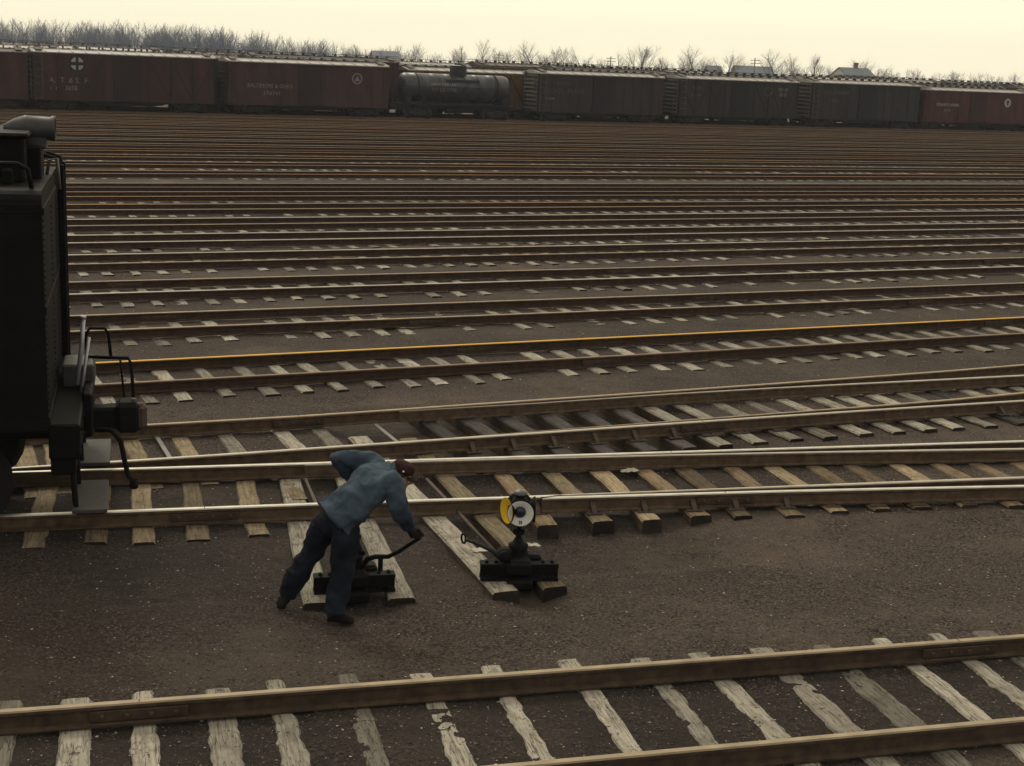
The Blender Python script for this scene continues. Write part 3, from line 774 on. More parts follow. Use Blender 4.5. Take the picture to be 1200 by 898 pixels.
car(109.7, 122.8, 'boxcar beyond the right edge of the front row', P_DARK, ROOF_M, 'steel', 3.9, group=GRP)

def tank_car(s0, s1):
    L = s1 - s0; H = L / 2
    t = empty('tank_car', rowp((s0 + s1) / 2, FO), R(26.27), label='black tank car with a square dome among the boxcars', cat='tank car', group=GRP)
    r = 1.12; zc = 2.42; mb = MB(); rot = Matrix.Rotation(R(90), 3, 'Y')
    hl = H - .25
    prof = [(0, -hl), (.5, -hl + .03), (.85, -hl + .1), (1.03, -hl + .2), (r, -hl + .42)]
    for k in range(1, 7):
        x = -hl + .42 + (2 * hl - .84) * k / 7; prof += [(r, x - .03), (r + .018, x - .03), (r + .018, x + .03), (r, x + .03)]
    prof += [(r, hl - .42), (1.03, hl - .2), (.85, hl - .1), (.5, hl - .03), (0, hl)]
    mb.lathe(prof, (0, 0, zc), 40, rot)
    body = mb.build('tank', TANK_M, t)
    dm = MB(); dm.lathe([(.70, 0), (.70, 1.02), (.66, 1.08), (0, 1.10)], (.35, 0, zc + r - .4), 24); dm.lathe([(.30, 0), (.30, .12), (0, .14)], (.35, 0, zc + r + .75), 14)
    dm.build('dome', CARBLK, t)
    pm = MB(); pm.box((.35, -.75, zc + r - .45), (2.9, .55, .06)); pm.box((.35, -1.02, zc + r - .55), (2.9, .05, .22))
    for sy in (-1, 1): pm.tube([(-H + .1, sy * 1.3, zc + .1), (H - .1, sy * 1.3, zc + .1)], .025, 6)
    for k in range(7):
        for sy in (-1, 1): x = -H + .3 + (L - .6) * k / 6; pm.tube([(x, sy * 1.3, zc + .1), (x, sy * 1.08, zc + .02)], .02, 5)
    pm.build('dome_platform', CARBLK, t)
    um = MB(); um.box((0, 0, .92), (L + .2, .8, .34)); um.box((0, 0, 1.1), (L, 2.4, .08))
    for x in (-H + .7, H - .7): um.prism([(x - .25, 1.1), (x + .25, 1.1), (x + .25, 1.75), (x - .25, 1.75)], -1.0, 1.0)
    for sy in (-1, 1): um.tube([(-H + .1, sy * 1.25, 1.15), (-H + .1, sy * 1.25, 1.95)], .025, 5); um.tube([(H - .1, sy * 1.25, 1.15), (H - .1, sy * 1.25, 1.95)], .025, 5)
    for se in (-1, 1): um.box((se * (H + .3), 0, .85), (.5, .25, .28))
    um.tube([(-.9, -.4, .62), (.6, -.4, .62)], .22, 10); um.build('underframe', CARBLK, t)
    for k in (-3.5, 3.5): 
        bm_ = MB(); bm_.lathe([(r + .008, -.06), (r + .03, -.06), (r + .03, .06), (r + .008, .06)], (k, 0, zc), 32, rot); bm_.build('tank_band', CARBLK, t)
    letter(t, 'UNION TANK LINE', -2.5, -1.13, 2.62, .30, LETTER_W, .85); letter(t, 'U T L X 11708', -2.35, -1.14, 2.15, .42, LETTER, .82)
    truck(t, -H + 1.6); truck(t, H - 1.6)
tank_car(42.4, 52.5)

def row2():
    s = -9.0; o = FO + 4.15; P = [P_BROWN, P_MAROON, P_DARK, P_BROWN, P_YEL, P_DARK, P_MAROON, P_DARK, P_BROWN, P_DARK, P_MAROON]
    L = 12.6
    for i in range(11):
        lab = 'boxcar standing in the second row, only its roof and running board showing'
        if i == 4: lab = 'buff yellow-brown boxcar behind the left end of the tank car'
        if i == 5: lab = 'dark boxcar with white letters behind the right end of the tank car'
        c = car(s, s + L, lab, P[i], [ROOF_D, ROOF_M, ROOF_D][i % 3] if i != 4 else ROOF_M, 'wood' if i % 3 == 1 else 'steel', (4.12, 4.2, 4.05, 4.25, 3.72, 4.18, 4.1, 4.22, 3.95, 4.2, 4.1)[i], o=o, group='boxcars standing in the second row')
        if i == 5: letter(c, 'ERIE', -L / 2 + 1.6, Y0 - .03, 3.3, .5, LETTER, 1.3)
        s += L + .75
    s = -14.0; o = FO + 8.35
    for i in range(12):
        car(s, s + L, 'boxcar standing in the rearmost row, hardly more than its roof showing', P[(i * 3) % 11], ROOF_D if i % 2 else ROOF_M, 'steel', (4.25, 4.1, 4.3)[i % 3], o=o, group='boxcars standing in the rearmost row')
        s += L + .75
row2()

# ------------------------------------------------------------------ far trees, houses, pole
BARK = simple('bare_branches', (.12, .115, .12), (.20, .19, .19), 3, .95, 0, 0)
BARK_B = simple('woodland_branches', (.11, .126, .165), (.18, .205, .265), 3, .95, 0, 0)  # bluish lift paints distance haze into the branch colour
def bare_tree(seed, h, spread=.5, levels=4, thick=1.0, dens=3, n0=3):
    r = random.Random(seed); tk = MB(); cr = MB()
    def grow(p, dr, ln, rad, lv):
        q = p + dr * ln; mid = p + dr * ln * .5 + Vector((r.uniform(-1, 1), r.uniform(-1, 1), 0)) * ln * .05
        (tk if lv == levels else cr).tube([p, mid, q], [rad, rad * .82, rad * .62], 5 if lv >= levels - 1 else 3, cap=False)
        if lv == 0: return
        for k in range(dens + (1 if r.random() < .5 else 0)):
            f = r.uniform(.35, 1.0) if k else 1.0
            a = r.uniform(0, 6.28); tilt = r.uniform(.25, .75) * (1 if k else .35)
            ax = Vector((math.cos(a), math.sin(a), 0)); d2 = (dr + ax * tilt * spread * 1.6 + Vector((0, 0, .12))).normalized()
            grow(p + dr * ln * f, d2, ln * r.uniform(.55, .78) * (1 if k else 1.05), rad * (.62 if k == 0 else .42) * (1 - .3 * f * (k > 0)), lv - 1)
    grow(Vector((0, 0, -.3)), Vector((r.uniform(-.05, .05), r.uniform(-.05, .05), 1)).normalized(), h * .30, h * .013 * thick, levels)
    return tk, cr
TREE_V = []
for i in range(7):
    tk, cr = bare_tree(100 + i, 10, (.6, .8, .7, .5, .95, .7, .55)[i], 5, 1.5 if i % 2 else 1.25, 4)
    a, b = tk.mesh('trunk'), cr.mesh('crown'); a.materials.append(BARK); b.materials.append(BARK); TREE_V.append((a, b))
def tree(px, topy, Yd, v, label):
    top = at(px, topy, Y=Yd); h = top.z + .2
    zmax = max(c.co.z for c in TREE_V[v][1].vertices)
    t = empty('bare_tree', (top.x, top.y, -.2), rnd.uniform(0, 6), label=label, cat='tree', group='bare trees on the skyline beyond the freight cars'); k = h / zmax
    a = link('trunk', TREE_V[v][0], None, t); b = link('crown', TREE_V[v][1], None, t)
    t.scale = (k * 1.45, k * 1.45, k)
for a in [(470, 49, 330, 3, 'thin bare tree just right of the low grey shed on the skyline'),
          (484, 48, 345, 6, 'second thin bare tree right of the low grey shed on the skyline'),
          (545, 51, 330, 0, 'bushy bare tree above the right end of the tank car'),
          (563, 44, 340, 6, 'tall wispy bare tree above the right end of the tank car'),
          (598, 51, 320, 1, 'round-headed bare tree left of the tallest spreading tree'),
          (623, 45, 320, 4, 'broad spreading bare tree standing above the sooty brown boxcar'),
          (648, 52, 330, 3, 'slim bare tree just right of the broad spreading tree'),
          (664, 53, 345, 6, 'second slim bare tree right of the broad spreading tree'),
          (684, 53, 330, 2, 'bare tree above the right half of the sooty brown boxcar'),
          (722, 62, 350, 0, 'small bare tree above the right end of the sooty brown boxcar'),
          (751, 49, 310, 5, 'lone upright bare tree above the gap between two dark boxcars'),
          (777, 63, 340, 3, 'small bare tree just right of the lone upright tree'),
          (803, 66, 350, 2, 'low bare tree left of the dense clump over the striped-roof boxcar'),
          (815, 51, 320, 4, 'dense wide bare tree left of the long grey roof'),
          (854, 54, 320, 1, 'bare tree at the left end of the long grey roof'),
          (909, 55, 310, 4, 'wide forked bare tree at the right end of the long grey roof'),
          (934, 62, 340, 6, 'thin bare tree right of the wide forked one'),
          (955, 60, 320, 3, 'slim bare tree left of the gabled house'),
          (1021, 62, 305, 1, 'bare tree growing against the right side of the gabled house'),
          (1046, 80, 420, 2, 'small far bare tree right of the gabled house'),
          (1077, 79, 420, 0, 'small far bare tree above the left end of the red boxcar')]: tree(*a)
# woodland: one mass of bare trees far away
def woodland(name, label, spots, mat, seeds=(0, 1, 2, 3, 4, 5, 6)):
    src = []
    for k in seeds:
        tk, cr = bare_tree(300 + k, 10, .95, 4, 1.25, 4)
        m_ = tk.mesh('a'); v1 = np.array(tk.v); 
        vs = np.array(tk.v + cr.v); fs = tk.f + [[i + len(tk.v) for i in f] for f in cr.f]
        src.append((vs, fs, vs[:, 2].max()))
    V = []; Fc = []; k0 = 0
    for (x, y, h, j, rz) in spots:
        vs, fs, zm = src[j]; k = h / zm; c, s_ = math.cos(rz), math.sin(rz)
        q = np.stack([(vs[:, 0] * c - vs[:, 1] * s_) * k + x, (vs[:, 0] * s_ + vs[:, 1] * c) * k + y, vs[:, 2] * k - .2], 1)
        V.append(q); Fc += [[i + k0 for i in f] for f in fs]; k0 += len(vs)
    me = bpy.data.meshes.new(name); me.from_pydata(np.concatenate(V).tolist(), [], Fc); me.update()
    o = link(name, me, mat); setp(o, kind='stuff', label=label, cat='woodland')
sp = []
for i in range(430):
    f = rnd.random(); px = -60 + 520 * f; Yd = rnd.uniform(300, 430)
    topy = np.interp(px, [-60, 0, 100, 220, 330, 400, 460], [21, 25, 26, 31, 43, 53, 63]) + rnd.uniform(-7, 12)
    p = at(px, topy, Y=Yd); sp.append((p.x, p.y, max(5, p.z + .2), rnd.randrange(7), rnd.uniform(0, 6.28)))
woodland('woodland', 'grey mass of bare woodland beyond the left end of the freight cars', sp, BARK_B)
sp = []
for i in range(230):
    f = rnd.random(); px = 420 + 840 * f; Yd = rnd.uniform(520, 800)
    topy = 71 + .042 * (px - 600) - rnd.uniform(3, 13)
    p = at(px, topy, Y=Yd); sp.append((p.x, p.y, max(5, p.z + .2), rnd.randrange(3), rnd.uniform(0, 6.28)))
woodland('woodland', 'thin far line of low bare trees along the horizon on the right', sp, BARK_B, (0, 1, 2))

ROOFS = simple('slate_roof', (.10, .112, .13), (.15, .165, .185), 2, .8, 0, 0)
WALLW = simple('pale_clapboard', (.42, .40, .36), (.55, .52, .47), 2, .8, 0, 0)
WALLB = simple('brown_boards', (.13, .09, .07), (.2, .14, .11), 2, .85, 0, 0)
GLASS = simple('window_glass', (.02, .022, .025), (.03, .033, .036), 2, .1, 0, 0)
def house(px0, px1, ridge_y, Yd, depth, label, wall, roofk=2.6, ridge_frac=None, chim=True, rz=-.25, win=True):
    a = at((px0 + px1) / 2, ridge_y, Y=Yd); L = (px1 - px0) / 1690 * Yd; hr = a.z + .2; he = max(2.2, hr - roofk)
    t = empty('house' if chim else 'shed', (a.x, a.y, -.2), rz, label=label, cat='house' if chim else 'shed')
    mb = MB(); D = depth / 2; mb.box((0, 0, he / 2), (L, depth, he))
    for sx in (-1, 1): mb.prism([(0, 0)] * 0 or [(-1e-3, 0), (1e-3, 0), (0, 1e-3)], 0, 1e-3)
    mb.add([(-L / 2, -D, he), (-L / 2, D, he), (-L / 2, 0, hr - .08), (L / 2, -D, he), (L / 2, D, he), (L / 2, 0, hr - .08)], [(0, 1, 2), (3, 5, 4), (0, 2, 5, 3), (1, 4, 5, 2)])
    mb.build('wall', wall, t)
    rb = MB(); e = .15; sl = roofk / D
    for sy in (-1, 1):
        rb.add([(-L / 2 - e, sy * (D + e), he - e * sl), (L / 2 + e, sy * (D + e), he - e * sl), (L / 2 + e, 0, hr), (-L / 2 - e, 0, hr),
                (-L / 2 - e, sy * (D + e), he - e * sl + .18), (L / 2 + e, sy * (D + e), he - e * sl + .18), (L / 2 + e, 0, hr + .18), (-L / 2 - e, 0, hr + .18)],
               [(0, 1, 2, 3), (7, 6, 5, 4), (0, 4, 5, 1), (1, 5, 6, 2), (3, 7, 4, 0), (2, 6, 7, 3)])
    rf = rb.build('roof', ROOFS, t)
    if chim:
        cb = MB(); cb.box((L * .1, .2, hr + .3), (.7, .7, 1.6)); cb.box((L * .1, .2, hr + 1.12), (.85, .85, .12)); cb.build('chimney', WALLB, rf)
    if win:
        for x in (-L * .3, L * .05, L * .3):
            wb = MB(); wb.box((x, -D - .03, he - 1.2), (1.0, .05, 1.4)); wn = wb.build('window', WALLW, t)
            gb = MB(); gb.box((x, -D - .06, he - 1.2), (.8, .03, 1.2)); gb.build('pane', GLASS, wn)
        wb = MB(); wb.box((-L / 2 - .03, 0, he + .2), (.05, .9, 1.3)); wn = wb.build('window', WALLW, t)
        gb = MB(); gb.box((-L / 2 - .06, 0, he + .2), (.03, .7, 1.1)); gb.build('pane', GLASS, wn)
    return t
house(980, 1020, 80.5, 300, 8, 'gabled house with a pale end wall and dark roof beyond the plain dark boxcar', WALLW, 2.3, rz=.42)
house(860, 904, 78.5, 330, 9, 'long low building with a grey roof behind the bare trees', WALLB, 2.6, chim=False, rz=.1)
house(828, 844, 78, 340, 7, 'small brown building left of the long low grey roof', WALLB, 1.8, chim=False, rz=.1)
house(436, 467, 61, 320, 8, 'low grey shed on the skyline above the maroon boxcar', WALLB, 1.8, chim=False, rz=.25)
def pole(px, topy, Yd, label):
    p = at(px, topy, Y=Yd); h = p.z + .2
    t = empty('telegraph_pole', (p.x, p.y, -.2), .4, label=label, cat='telegraph pole', group='telegraph poles on the skyline')
    mb = MB(); mb.tube([(0, 0, 0), (0, 0, h)], [.16, .11], 7); mb.build('pole', BARK, t)
    mb = MB(); mb.box((0, -.13, h - .5), (2.2, .1, .12)); mb.box((0, -.13, h - 1.1), (2.2, .1, .12)); mb.build('crossarm', BARK, t)
pole(885, 68, 300, 'telegraph pole standing in front of the long low grey roof')
pole(585, 62, 320, 'telegraph pole left of the round-headed bare tree')
pole(716, 66, 320, 'telegraph pole above the right end of the sooty brown boxcar')
# ------------------------------------------------------------------ locomotive tender at the left edge
LOCO_L = simple('sooty_grey_steel', (.030, .029, .027), (.055, .053, .050), 6, .5, 0, .1, .002, spec=.3)
def tender():
    c = D15 * (-.87) + N15 * 15.66
    t = empty('locomotive_tender', (c.x, c.y, 0), R(15.0), label='black locomotive tender with a backing lamp on top, coming in from the left edge', cat='tender')
    HW = 1.49; L = 9.0
    mb = MB(); r_ = .14
    poly = [(-HW, 1.12)] + [(-HW + r_ - r_ * math.cos(a), 3.45 - r_ + r_ * math.sin(a)) for a in (0, .4, .8, 1.2, 1.57)]
    poly = poly + [(-x, z) for x, z in poly[::-1]]
    n = len(poly)
    mb.add([(0, y, z) for y, z in poly] + [(-L, y, z) for y, z in poly], [list(range(n)), list(range(2 * n - 1, n - 1, -1))] + [(i, i + n, (i + 1) % n + n, (i + 1) % n) for i in range(n)])
    for z in (1.2, 2.3, 3.25): mb.bbox((.006, 0, z), (.02, 2 * HW - .06, .07), .004)
    for z in (1.16, 3.28): mb.bbox((-L / 2, -HW - .006, z), (L, .02, .09), .004)
    for k in range(4): mb.bbox((-L * (k + .5) / 4, -HW - .006, 2.2), (.09, .02, 2.0), .004)
    for y in (-1.42, 1.30, -.1):
        for k in range(34): mb.lathe([(.014, 0), (.010, .010), (0, .013)], (.0, y, 1.3 + k * .06), 6, Matrix.Rotation(R(90), 3, 'Y'))
    for k in range(60): mb.lathe([(.014, 0), (.010, .010), (0, .013)], (-.1 - k * .07, -HW - .015, 3.28), 6, Matrix.Rotation(R(90), 3, 'X'))
    mb.build('tank', LOCO, t)
    # raised deck box and backing lamp
    b = MB(); b.bbox((-3.4, 0, 3.67), (6.4, 1.35, .46), .03); b.bbox((-3.4, 0, 3.91), (6.5, 1.45, .05), .02); b.bbox((-.22, 0, 3.60), (.3, .5, .36), .02)
    b.build('deck_box', LOCO, t)
    h = MB(); ry = Matrix.Rotation(R(90), 3, 'Y')
    h.lathe([(.03, -.34), (.09, -.24), (.125, -.14), (.13, -.13), (.13, -.11), (.125, -.10), (.118, .12), (.13, .14), (.13, .17), (.112, .17), (.105, .10), (0, .09)], (-.10, 0, 3.95), 22, ry)
    h.bbox((-.12, 0, 3.81), (.2, .16, .14), .02)
    lamp = h.build('lamp', LOCO_L, t)
    le = MB(); le.lathe([(0, .145), (.07, .14), (.107, .125)], (-.10, 0, 3.95), 20, ry); le.build('lens', LENS, lamp)
    # grab irons and hatch on the deck
    for (x0, x1, y) in ((-.75, -.1, -1.25), (-1.9, -1.2, -1.0)):
        g = MB(); g.tube([(x0, y, 3.44), (x0 + .03, y, 3.62), (x0 + .12, y, 3.68), (x1 - .12, y, 3.68), (x1 - .03, y, 3.63), (x1, y, 3.44)], .022, 8); g.build('grab_iron', LOCO, t)
    g = MB(); g.lathe([(.28, 0), (.28, .14), (.3, .14), (.3, .18), (0, .22)], (-.8, .95, 3.44), 20); g.bbox((-.45, .95, 3.58), (.2, .06, .12), .02); g.build('hatch', LOCO_G, t)
    g = MB(); g.bbox((-.35, -.85, 3.52), (.10, .10, .16), .02); g.build('vent', LOCO, t)
    g = MB(); g.tube([(-.05, .3, 3.44), (-.02, .3, 3.6), (.06, .28, 3.62), (.08, .28, 3.3)], .02, 6); g.build('steam_pipe', LOCO_G, t)
    # ladder at the far corner
    l = MB()
    for y in (1.06, 1.47): l.bbox((.055, y, 2.35), (.07, .07, 2.3), .01)
    for k in range(7): l.tube([(.06, 1.06, 1.35 + .33 * k), (.06, 1.47, 1.35 + .33 * k)], .016, 6)
    for y in (1.06, 1.47): l.tube([(.055, y, 3.45), (.03, y, 3.55), (-.1, y, 3.60), (-.3, y, 3.46)], .025, 6)
    l.build('ladder', LOCO, t)
    # end sill, uncoupling gear, coupler
    s = MB(); s.bbox((.14, 0, .98), (.30, 2.9, .36), .02); s.bbox((.33, 0, 1.0), (.10, .9, .46), .02); s.bbox((.12, -1.1, .76), (.24, .55, .28), .02); s.bbox((.12, 1.1, .76), (.24, .55, .28), .02)
    for y in (-1.3, -.8, -.4, .4, .8, 1.3):
        for z in (.9, 1.08): s.lathe([(.025, 0), (.02, .02), (0, .024)], (.29, y, z), 6, ry)
    s.build('end_sill', LOCO, t)
    bb = MB(); bb.bbox((.22, .45, 1.28), (.34, .55, .26), .02); bb.build('tool_box', LOCO_L, t)
    u = MB(); u.tube([(.30, -.15, 1.98), (.28, -.17, 1.7), (.22, -.22, 1.28)], .024, 8); u.tube([(.30, -.15, 1.98), (.30, -.15, 2.01)], .034, 8); u.build('hand_lever', BRIGHT, t)
    u = MB(); u.tube([(.35, .0, 1.75), (.24, -.08, 1.05)], .018, 8); u.build('hand_lever', BRIGHT, t)
    u = MB(); u.tube([(.30, .55, 1.1), (.30, .55, 1.68), (.34, .55, 1.74), (.50, .55, 1.74), (.54, .55, 1.68), (.56, .55, 1.42)], .018, 8); u.tube([(.3, .55, 1.42), (.75, .45, 1.42), (.78, .40, 1.36), (.80, .2, 1.0)], .02, 8); u.tube([(.66, .46, 1.42), (.70, .3, 1.0)], .014, 6)
    u.build('uncoupling_lever', LOCO, t)
    k = MB(); k.bbox((.48, 0, .87), (.36, .22, .24), .03); k.bbox((.74, 0, .88), (.26, .34, .34), .05); k.bbox((.30, 0, .87), (.16, .5, .34), .03)
    cp = k.build('coupler', IRON, t)
    k = MB(); k.bbox((.86, -.06, .88), (.16, .16, .30), .05); k.tube([(.80, -.06, .70), (.80, -.06, 1.08)], .03, 8); k.build('knuckle', IRON_R, cp)
    ho = MB(); ho.tube([(.40, -.30, .80), (.56, -.32, .80), (.66, -.34, .68), (.70, -.36, .45), (.73, -.36, .30), (.79, -.36, .22)], .028, 8); ho.lathe([(.034, -.05), (.044, -.04), (.044, .04), (.034, .05)], (.79, -.36, .2), 10); ho.build('air_hose', IRON, t)
    for y0, y1 in ((-1.40, -.36), (.30, 1.32)):
        f = MB(); f.bbox((.36, (y0 + y1) / 2, .24), (.34, y1 - y0, .045), .008); fb = f.build('footboard', BOARD, t)
        for y in (y0 + .12, y1 - .12):
            f = MB(); f.tube([(.20, y, .95), (.22, y, .3), (.24, y, .20), (.5, y, .20)], .03, 8)
            f.build('hanger', LOCO, fb)
    u = MB(); u.box((-L / 2, 0, .98), (L - .1, 1.5, .28)); u.box((-L / 2, 0, 1.09), (L - .04, 2.8, .06)); u.build('underframe', LOCO, t)
    for x in (-1.68, -6.9): truck(t, x)
tender()

# ------------------------------------------------------------------ switch stands
def ibeam(mb, L, h=.16, w=.15, x0=0, y0=0, z0=0):
    prof = [(-w / 2, 0), (w / 2, 0), (w / 2, .022), (.02, .035), (.02, h - .04), (w * .42, h - .03), (w * .42, h), (-w * .42, h), (-w * .42, h - .03), (-.02, h - .04), (-.02, .035), (-w / 2, .022)]
    n = len(prof)
    mb.add([(x0 - L / 2, y0 + y, z0 + z) for y, z in prof] + [(x0 + L / 2, y0 + y, z0 + z) for y, z in prof], [list(range(n)), list(range(2 * n - 1, n - 1, -1))] + [(i, i + n, (i + 1) % n + n, (i + 1) % n) for i in range(n)])
ZT = -.172
def stand_base(t, L):
    b = MB(); ibeam(b, L, .17, .15, 0, -.12); ibeam(b, L * .55, .12, .13, 0, .08)
    b.bbox((0, -.1, -.03), (L * .34, .34, .1), .02)
    for x in (-.42, -.3, .3, .42):
        for z in (.03,): b.bbox((x * L, -.19, z + .01), (.035, .03, .04), .008)
        b.bbox((x * L, -.12, .182), (.035, .05, .025), .006)
    b.build('base_beam', IRON, t)
    h = MB(); h.lathe([(.15, .10), (.15, .17), (.11, .20), (.09, .27), (.10, .28), (.10, .31), (.06, .33), (.035, .38)], (0, .02, 0), 18)
    h.bbox((0, -.10, .12), (.26, .24, .17), .04); h.bbox((.15, .02, .17), (.16, .18, .10), .03); h.bbox((-.14, -.06, .24), (.14, .14, .12), .03)
    h.lathe([(0, 0), (.05, 0), (.055, .02), (.055, .05), (0, .055)], (-.16, -.14, .25), 12, Matrix.Rotation(R(90), 3, 'X'))
    h.build('gear_housing', IRON, t)
def lamp_stand():
    a, b = at(561, 673, z=ZT), at(651, 673, z=ZT); c = (a + b) / 2; rz = math.atan2(b.y - a.y, b.x - a.x)
    t = empty('switch_stand', (c.x, c.y, ZT), rz, label='black iron switch stand carrying a lamp with white and yellow round targets', cat='switch stand', group='switch stands beside the track')
    L = (b - a).length; stand_base(t, L)
    lc = at(605.5, 597, Y=c.y + .01); inv = Matrix.Rotation(-rz, 4, 'Z')
    lz = lc.z - ZT
    p = MB(); p.lathe([(.026, .36), (.024, lz - .17), (.05, lz - .15), (.05, lz - .12)], (0, .02, 0), 12); p.lathe([(.06, .42), (.06, .45)], (0, .02, 0), 12); p.build('post', IRON, t)
    q = MB(); q.lathe([(0, -.13), (.07, -.13), (.085, -.11), (.085, .08), (.07, .11), (.05, .12), (.05, .15), (.065, .155), (.06, .175), (0, .19)], (0, .02, lz), 18)
    lb = q.build('lamp', IRON, t)
    q = MB(); q.lathe([(.068, .158), (.068, .178), (.05, .195), (0, .205)], (0, .02, lz), 16); q.build('lamp_cap', LOCO_G, lb)  # lighter grey cap colours in the highlight on the lamp top
    def target(ang, mat, name):
        d = Vector((math.cos(ang), math.sin(ang), 0)); z = Vector((0, 0, 1)); y = z.cross(d); m = Matrix((y, z, d)).transposed()
        k = MB(); k.lathe([(.048, .090), (.055, .090), (.124, .152), (.128, .151), (.129, .142), (.055, .080), (.048, .090)], (0, .02, lz), 28, m, smooth=True); tg = k.build(name, [mat], lb)
        k = MB(); k.lathe([(.056, .093), (.053, .114), (.03, .122), (0, .125)], (0, .02, lz), 18, m); k.build('lens', LENS, tg)
        k = MB(); k.lathe([(.130, .151), (.133, .146), (.129, .136), (.052, .075)], (0, .02, lz), 28, m); k.build('target_back', IRON, tg)
        return tg, m
    toward = math.atan2(-c.y, -c.x + .8) - rz     # faces the spot a little right of the camera
    tg, m = target(toward, WHITE, 'target')
    k = MB()
    for x, h in ((-.004, .036), (.013, .030)): k.box(Vector((0, .02, lz)) + m @ Vector((x, -.098, .130)), (.007, h, .028), m)
    k.build('target_mark', IRON, tg)
    tg['label'] = 'white round target with a dark lens'
    for kk, mm, nm in ((1, YELLOW, 'yellow'), (2, WHITE, ''), (3, YELLOW, '')):
        tg2, _ = target(toward - kk * R(90 if kk != 1 else 64), mm, 'target')
        if kk == 1: tg2['label'] = 'yellow round target seen almost edge-on'
    # throwing lever lying back to the left
    e = at(546, 627, z=-.02); ee = inv @ (e - c); s = Vector((-.16, .02, .16)); v = Vector((ee.x, ee.y, .10))
    g = MB(); g.tube([s, s.lerp(v, .3) + Vector((0, 0, .03)), s.lerp(v, .7) + Vector((0, 0, .02)), v], [.026, .024, .02, .018], 8)
    dr = (v - s).normalized(); ring = [v + dr * (.05 - .05 * math.cos(x)) + Vector((0, 0, 1)) * .05 * math.sin(x) for x in [i * math.pi / 6 for i in range(13)]]
    g.tube(ring, .012, 6); g.build('throw_lever', IRON, t)
    # operating rod running under the rails between the headblocks
    pa, pb = at(588, 655, z=-.13), at(500, 562, z=-.16); la, lb_ = inv @ (pa - c), inv @ (pb - c)
    g = MB(); g.tube([(la.x, la.y, .04), (lb_.x, lb_.y, .015)], .02, 8); g.build('operating_rod', IRON_R, t)
    return t
lamp_stand()
HANDLE = at(490, 632, Y=12.62)
def low_stand():
    a, b = at(366, 689, z=ZT), at(460, 685, z=ZT); c = (a + b) / 2; rz = math.atan2(b.y - a.y, b.x - a.x)
    t = empty('switch_stand', (c.x, c.y, ZT), rz, label='low black switch stand whose bent lever the stooping worker is pulling', cat='switch stand', group='switch stands beside the track')
    stand_base(t, (b - a).length); inv = Matrix.Rotation(-rz, 4, 'Z')
    def lo(px, py, Y): p = inv @ (at(px, py, Y=Y) - c); return Vector((p.x, p.y, p.z - ZT)) if False else Vector((p.x, p.y, at(px, py, Y=Y).z - ZT))
    Yc = c.y
    pts = [lo(418, 680, Yc - .02), lo(424, 664, Yc - .05), lo(431, 655, Yc - .08), lo(440, 652.5, Yc - .10), lo(455, 652.5, Yc - .12), lo(468, 646, Yc - .16), lo(480, 638, 12.64), lo(490, 632, 12.62), lo(492.5, 630.6, 12.61)]
    g = MB(); g.tube(pts, [.03, .028, .026, .024, .022, .02, .018, .018, .018], 10); lv = g.build('throw_lever', IRON, t)
    g = MB(); p = lo(446, 654, Yc - .11); g.bbox(p - Vector((0, 0, .06)), (.045, .04, .14), .01); g.build('lever_rest', IRON, t)
    g = MB(); g.lathe([(.05, .25), (.06, .27), (.06, .38), (.045, .40), (.03, .46), (.05, .47), (.05, .5), (0, .51)], (.03, .05, 0), 14); g.bbox((.03, .05, .33), (.17, .12, .05), .01); g.build('spindle', IRON, t)
    pa, pb = at(392, 640, z=-.13), at(358, 562, z=-.16); la, lb_ = inv @ (pa - c), inv @ (pb - c)
    g = MB(); g.tube([(0, .1, .06), (la.x, la.y, .04), (lb_.x, lb_.y, .015)], .02, 8); g.build('operating_rod', IRON_R, t)
low_stand()

# ------------------------------------------------------------------ the worker
DENIM = None
def cloth_mat(name, lo, hi, sc=5, fade=None):
    m, t, b = newmat(name); v = mapv(t); n = noise(t, v, sc, 5, .65); n2 = noise(t, v, 2.0, 2, .5); n3 = noise(t, v, 240, 2, .5)
    c = ramp(t, n, [(.3, lo), (.72, hi)])
    if fade: c = mixc(t, ramp(t, n2, [(.42, (0, 0, 0)), (.65, (.8, .8, .8))]), c, fade)
    t.links.new(c, b.inputs['Base Color']); b.inputs['Roughness'].default_value = .95; b.inputs['Specular IOR Level'].default_value = .15
    w_ = nd(t, 'ShaderNodeMath', operation='ADD'); t.links.new(noise(t, v, 14, 3, .6), w_.inputs[0]); t.links.new(n3, w_.inputs[1]); bumpn(t, b, w_.outputs[0], .5, .008)
    return m
JACKET = cloth_mat('faded_highlit_denim', (.014, .020, .031), (.031, .044, .064), 6, (.082, .114, .146))  # pale fade patches also paint in the highlight on the back
TROUS = cloth_mat('dark_denim', (.0045, .0055, .0085), (.010, .0125, .019), 6, (.018, .0225, .034))
CAPM = cloth_mat('maroon_cap', (.022, .010, .010), (.042, .020, .019), 14)
LEATH = cloth_mat('black_leather', (.010, .009, .008), (.026, .021, .018), 12)
GLOVE = cloth_mat('dark_work_glove', (.018, .013, .011), (.040, .028, .023), 20)
SKIN = simple('weathered_skin', (.30, .12, .06), (.38, .17, .09), 9, .6, 0, .2, .002)
SKIN.node_tree.nodes['Principled BSDF'].inputs['Subsurface Weight'].default_value = .1
HAIRM = simple('dark_hair', (.02, .014, .010), (.05, .035, .025), 30, .8, 0, .3, .003)

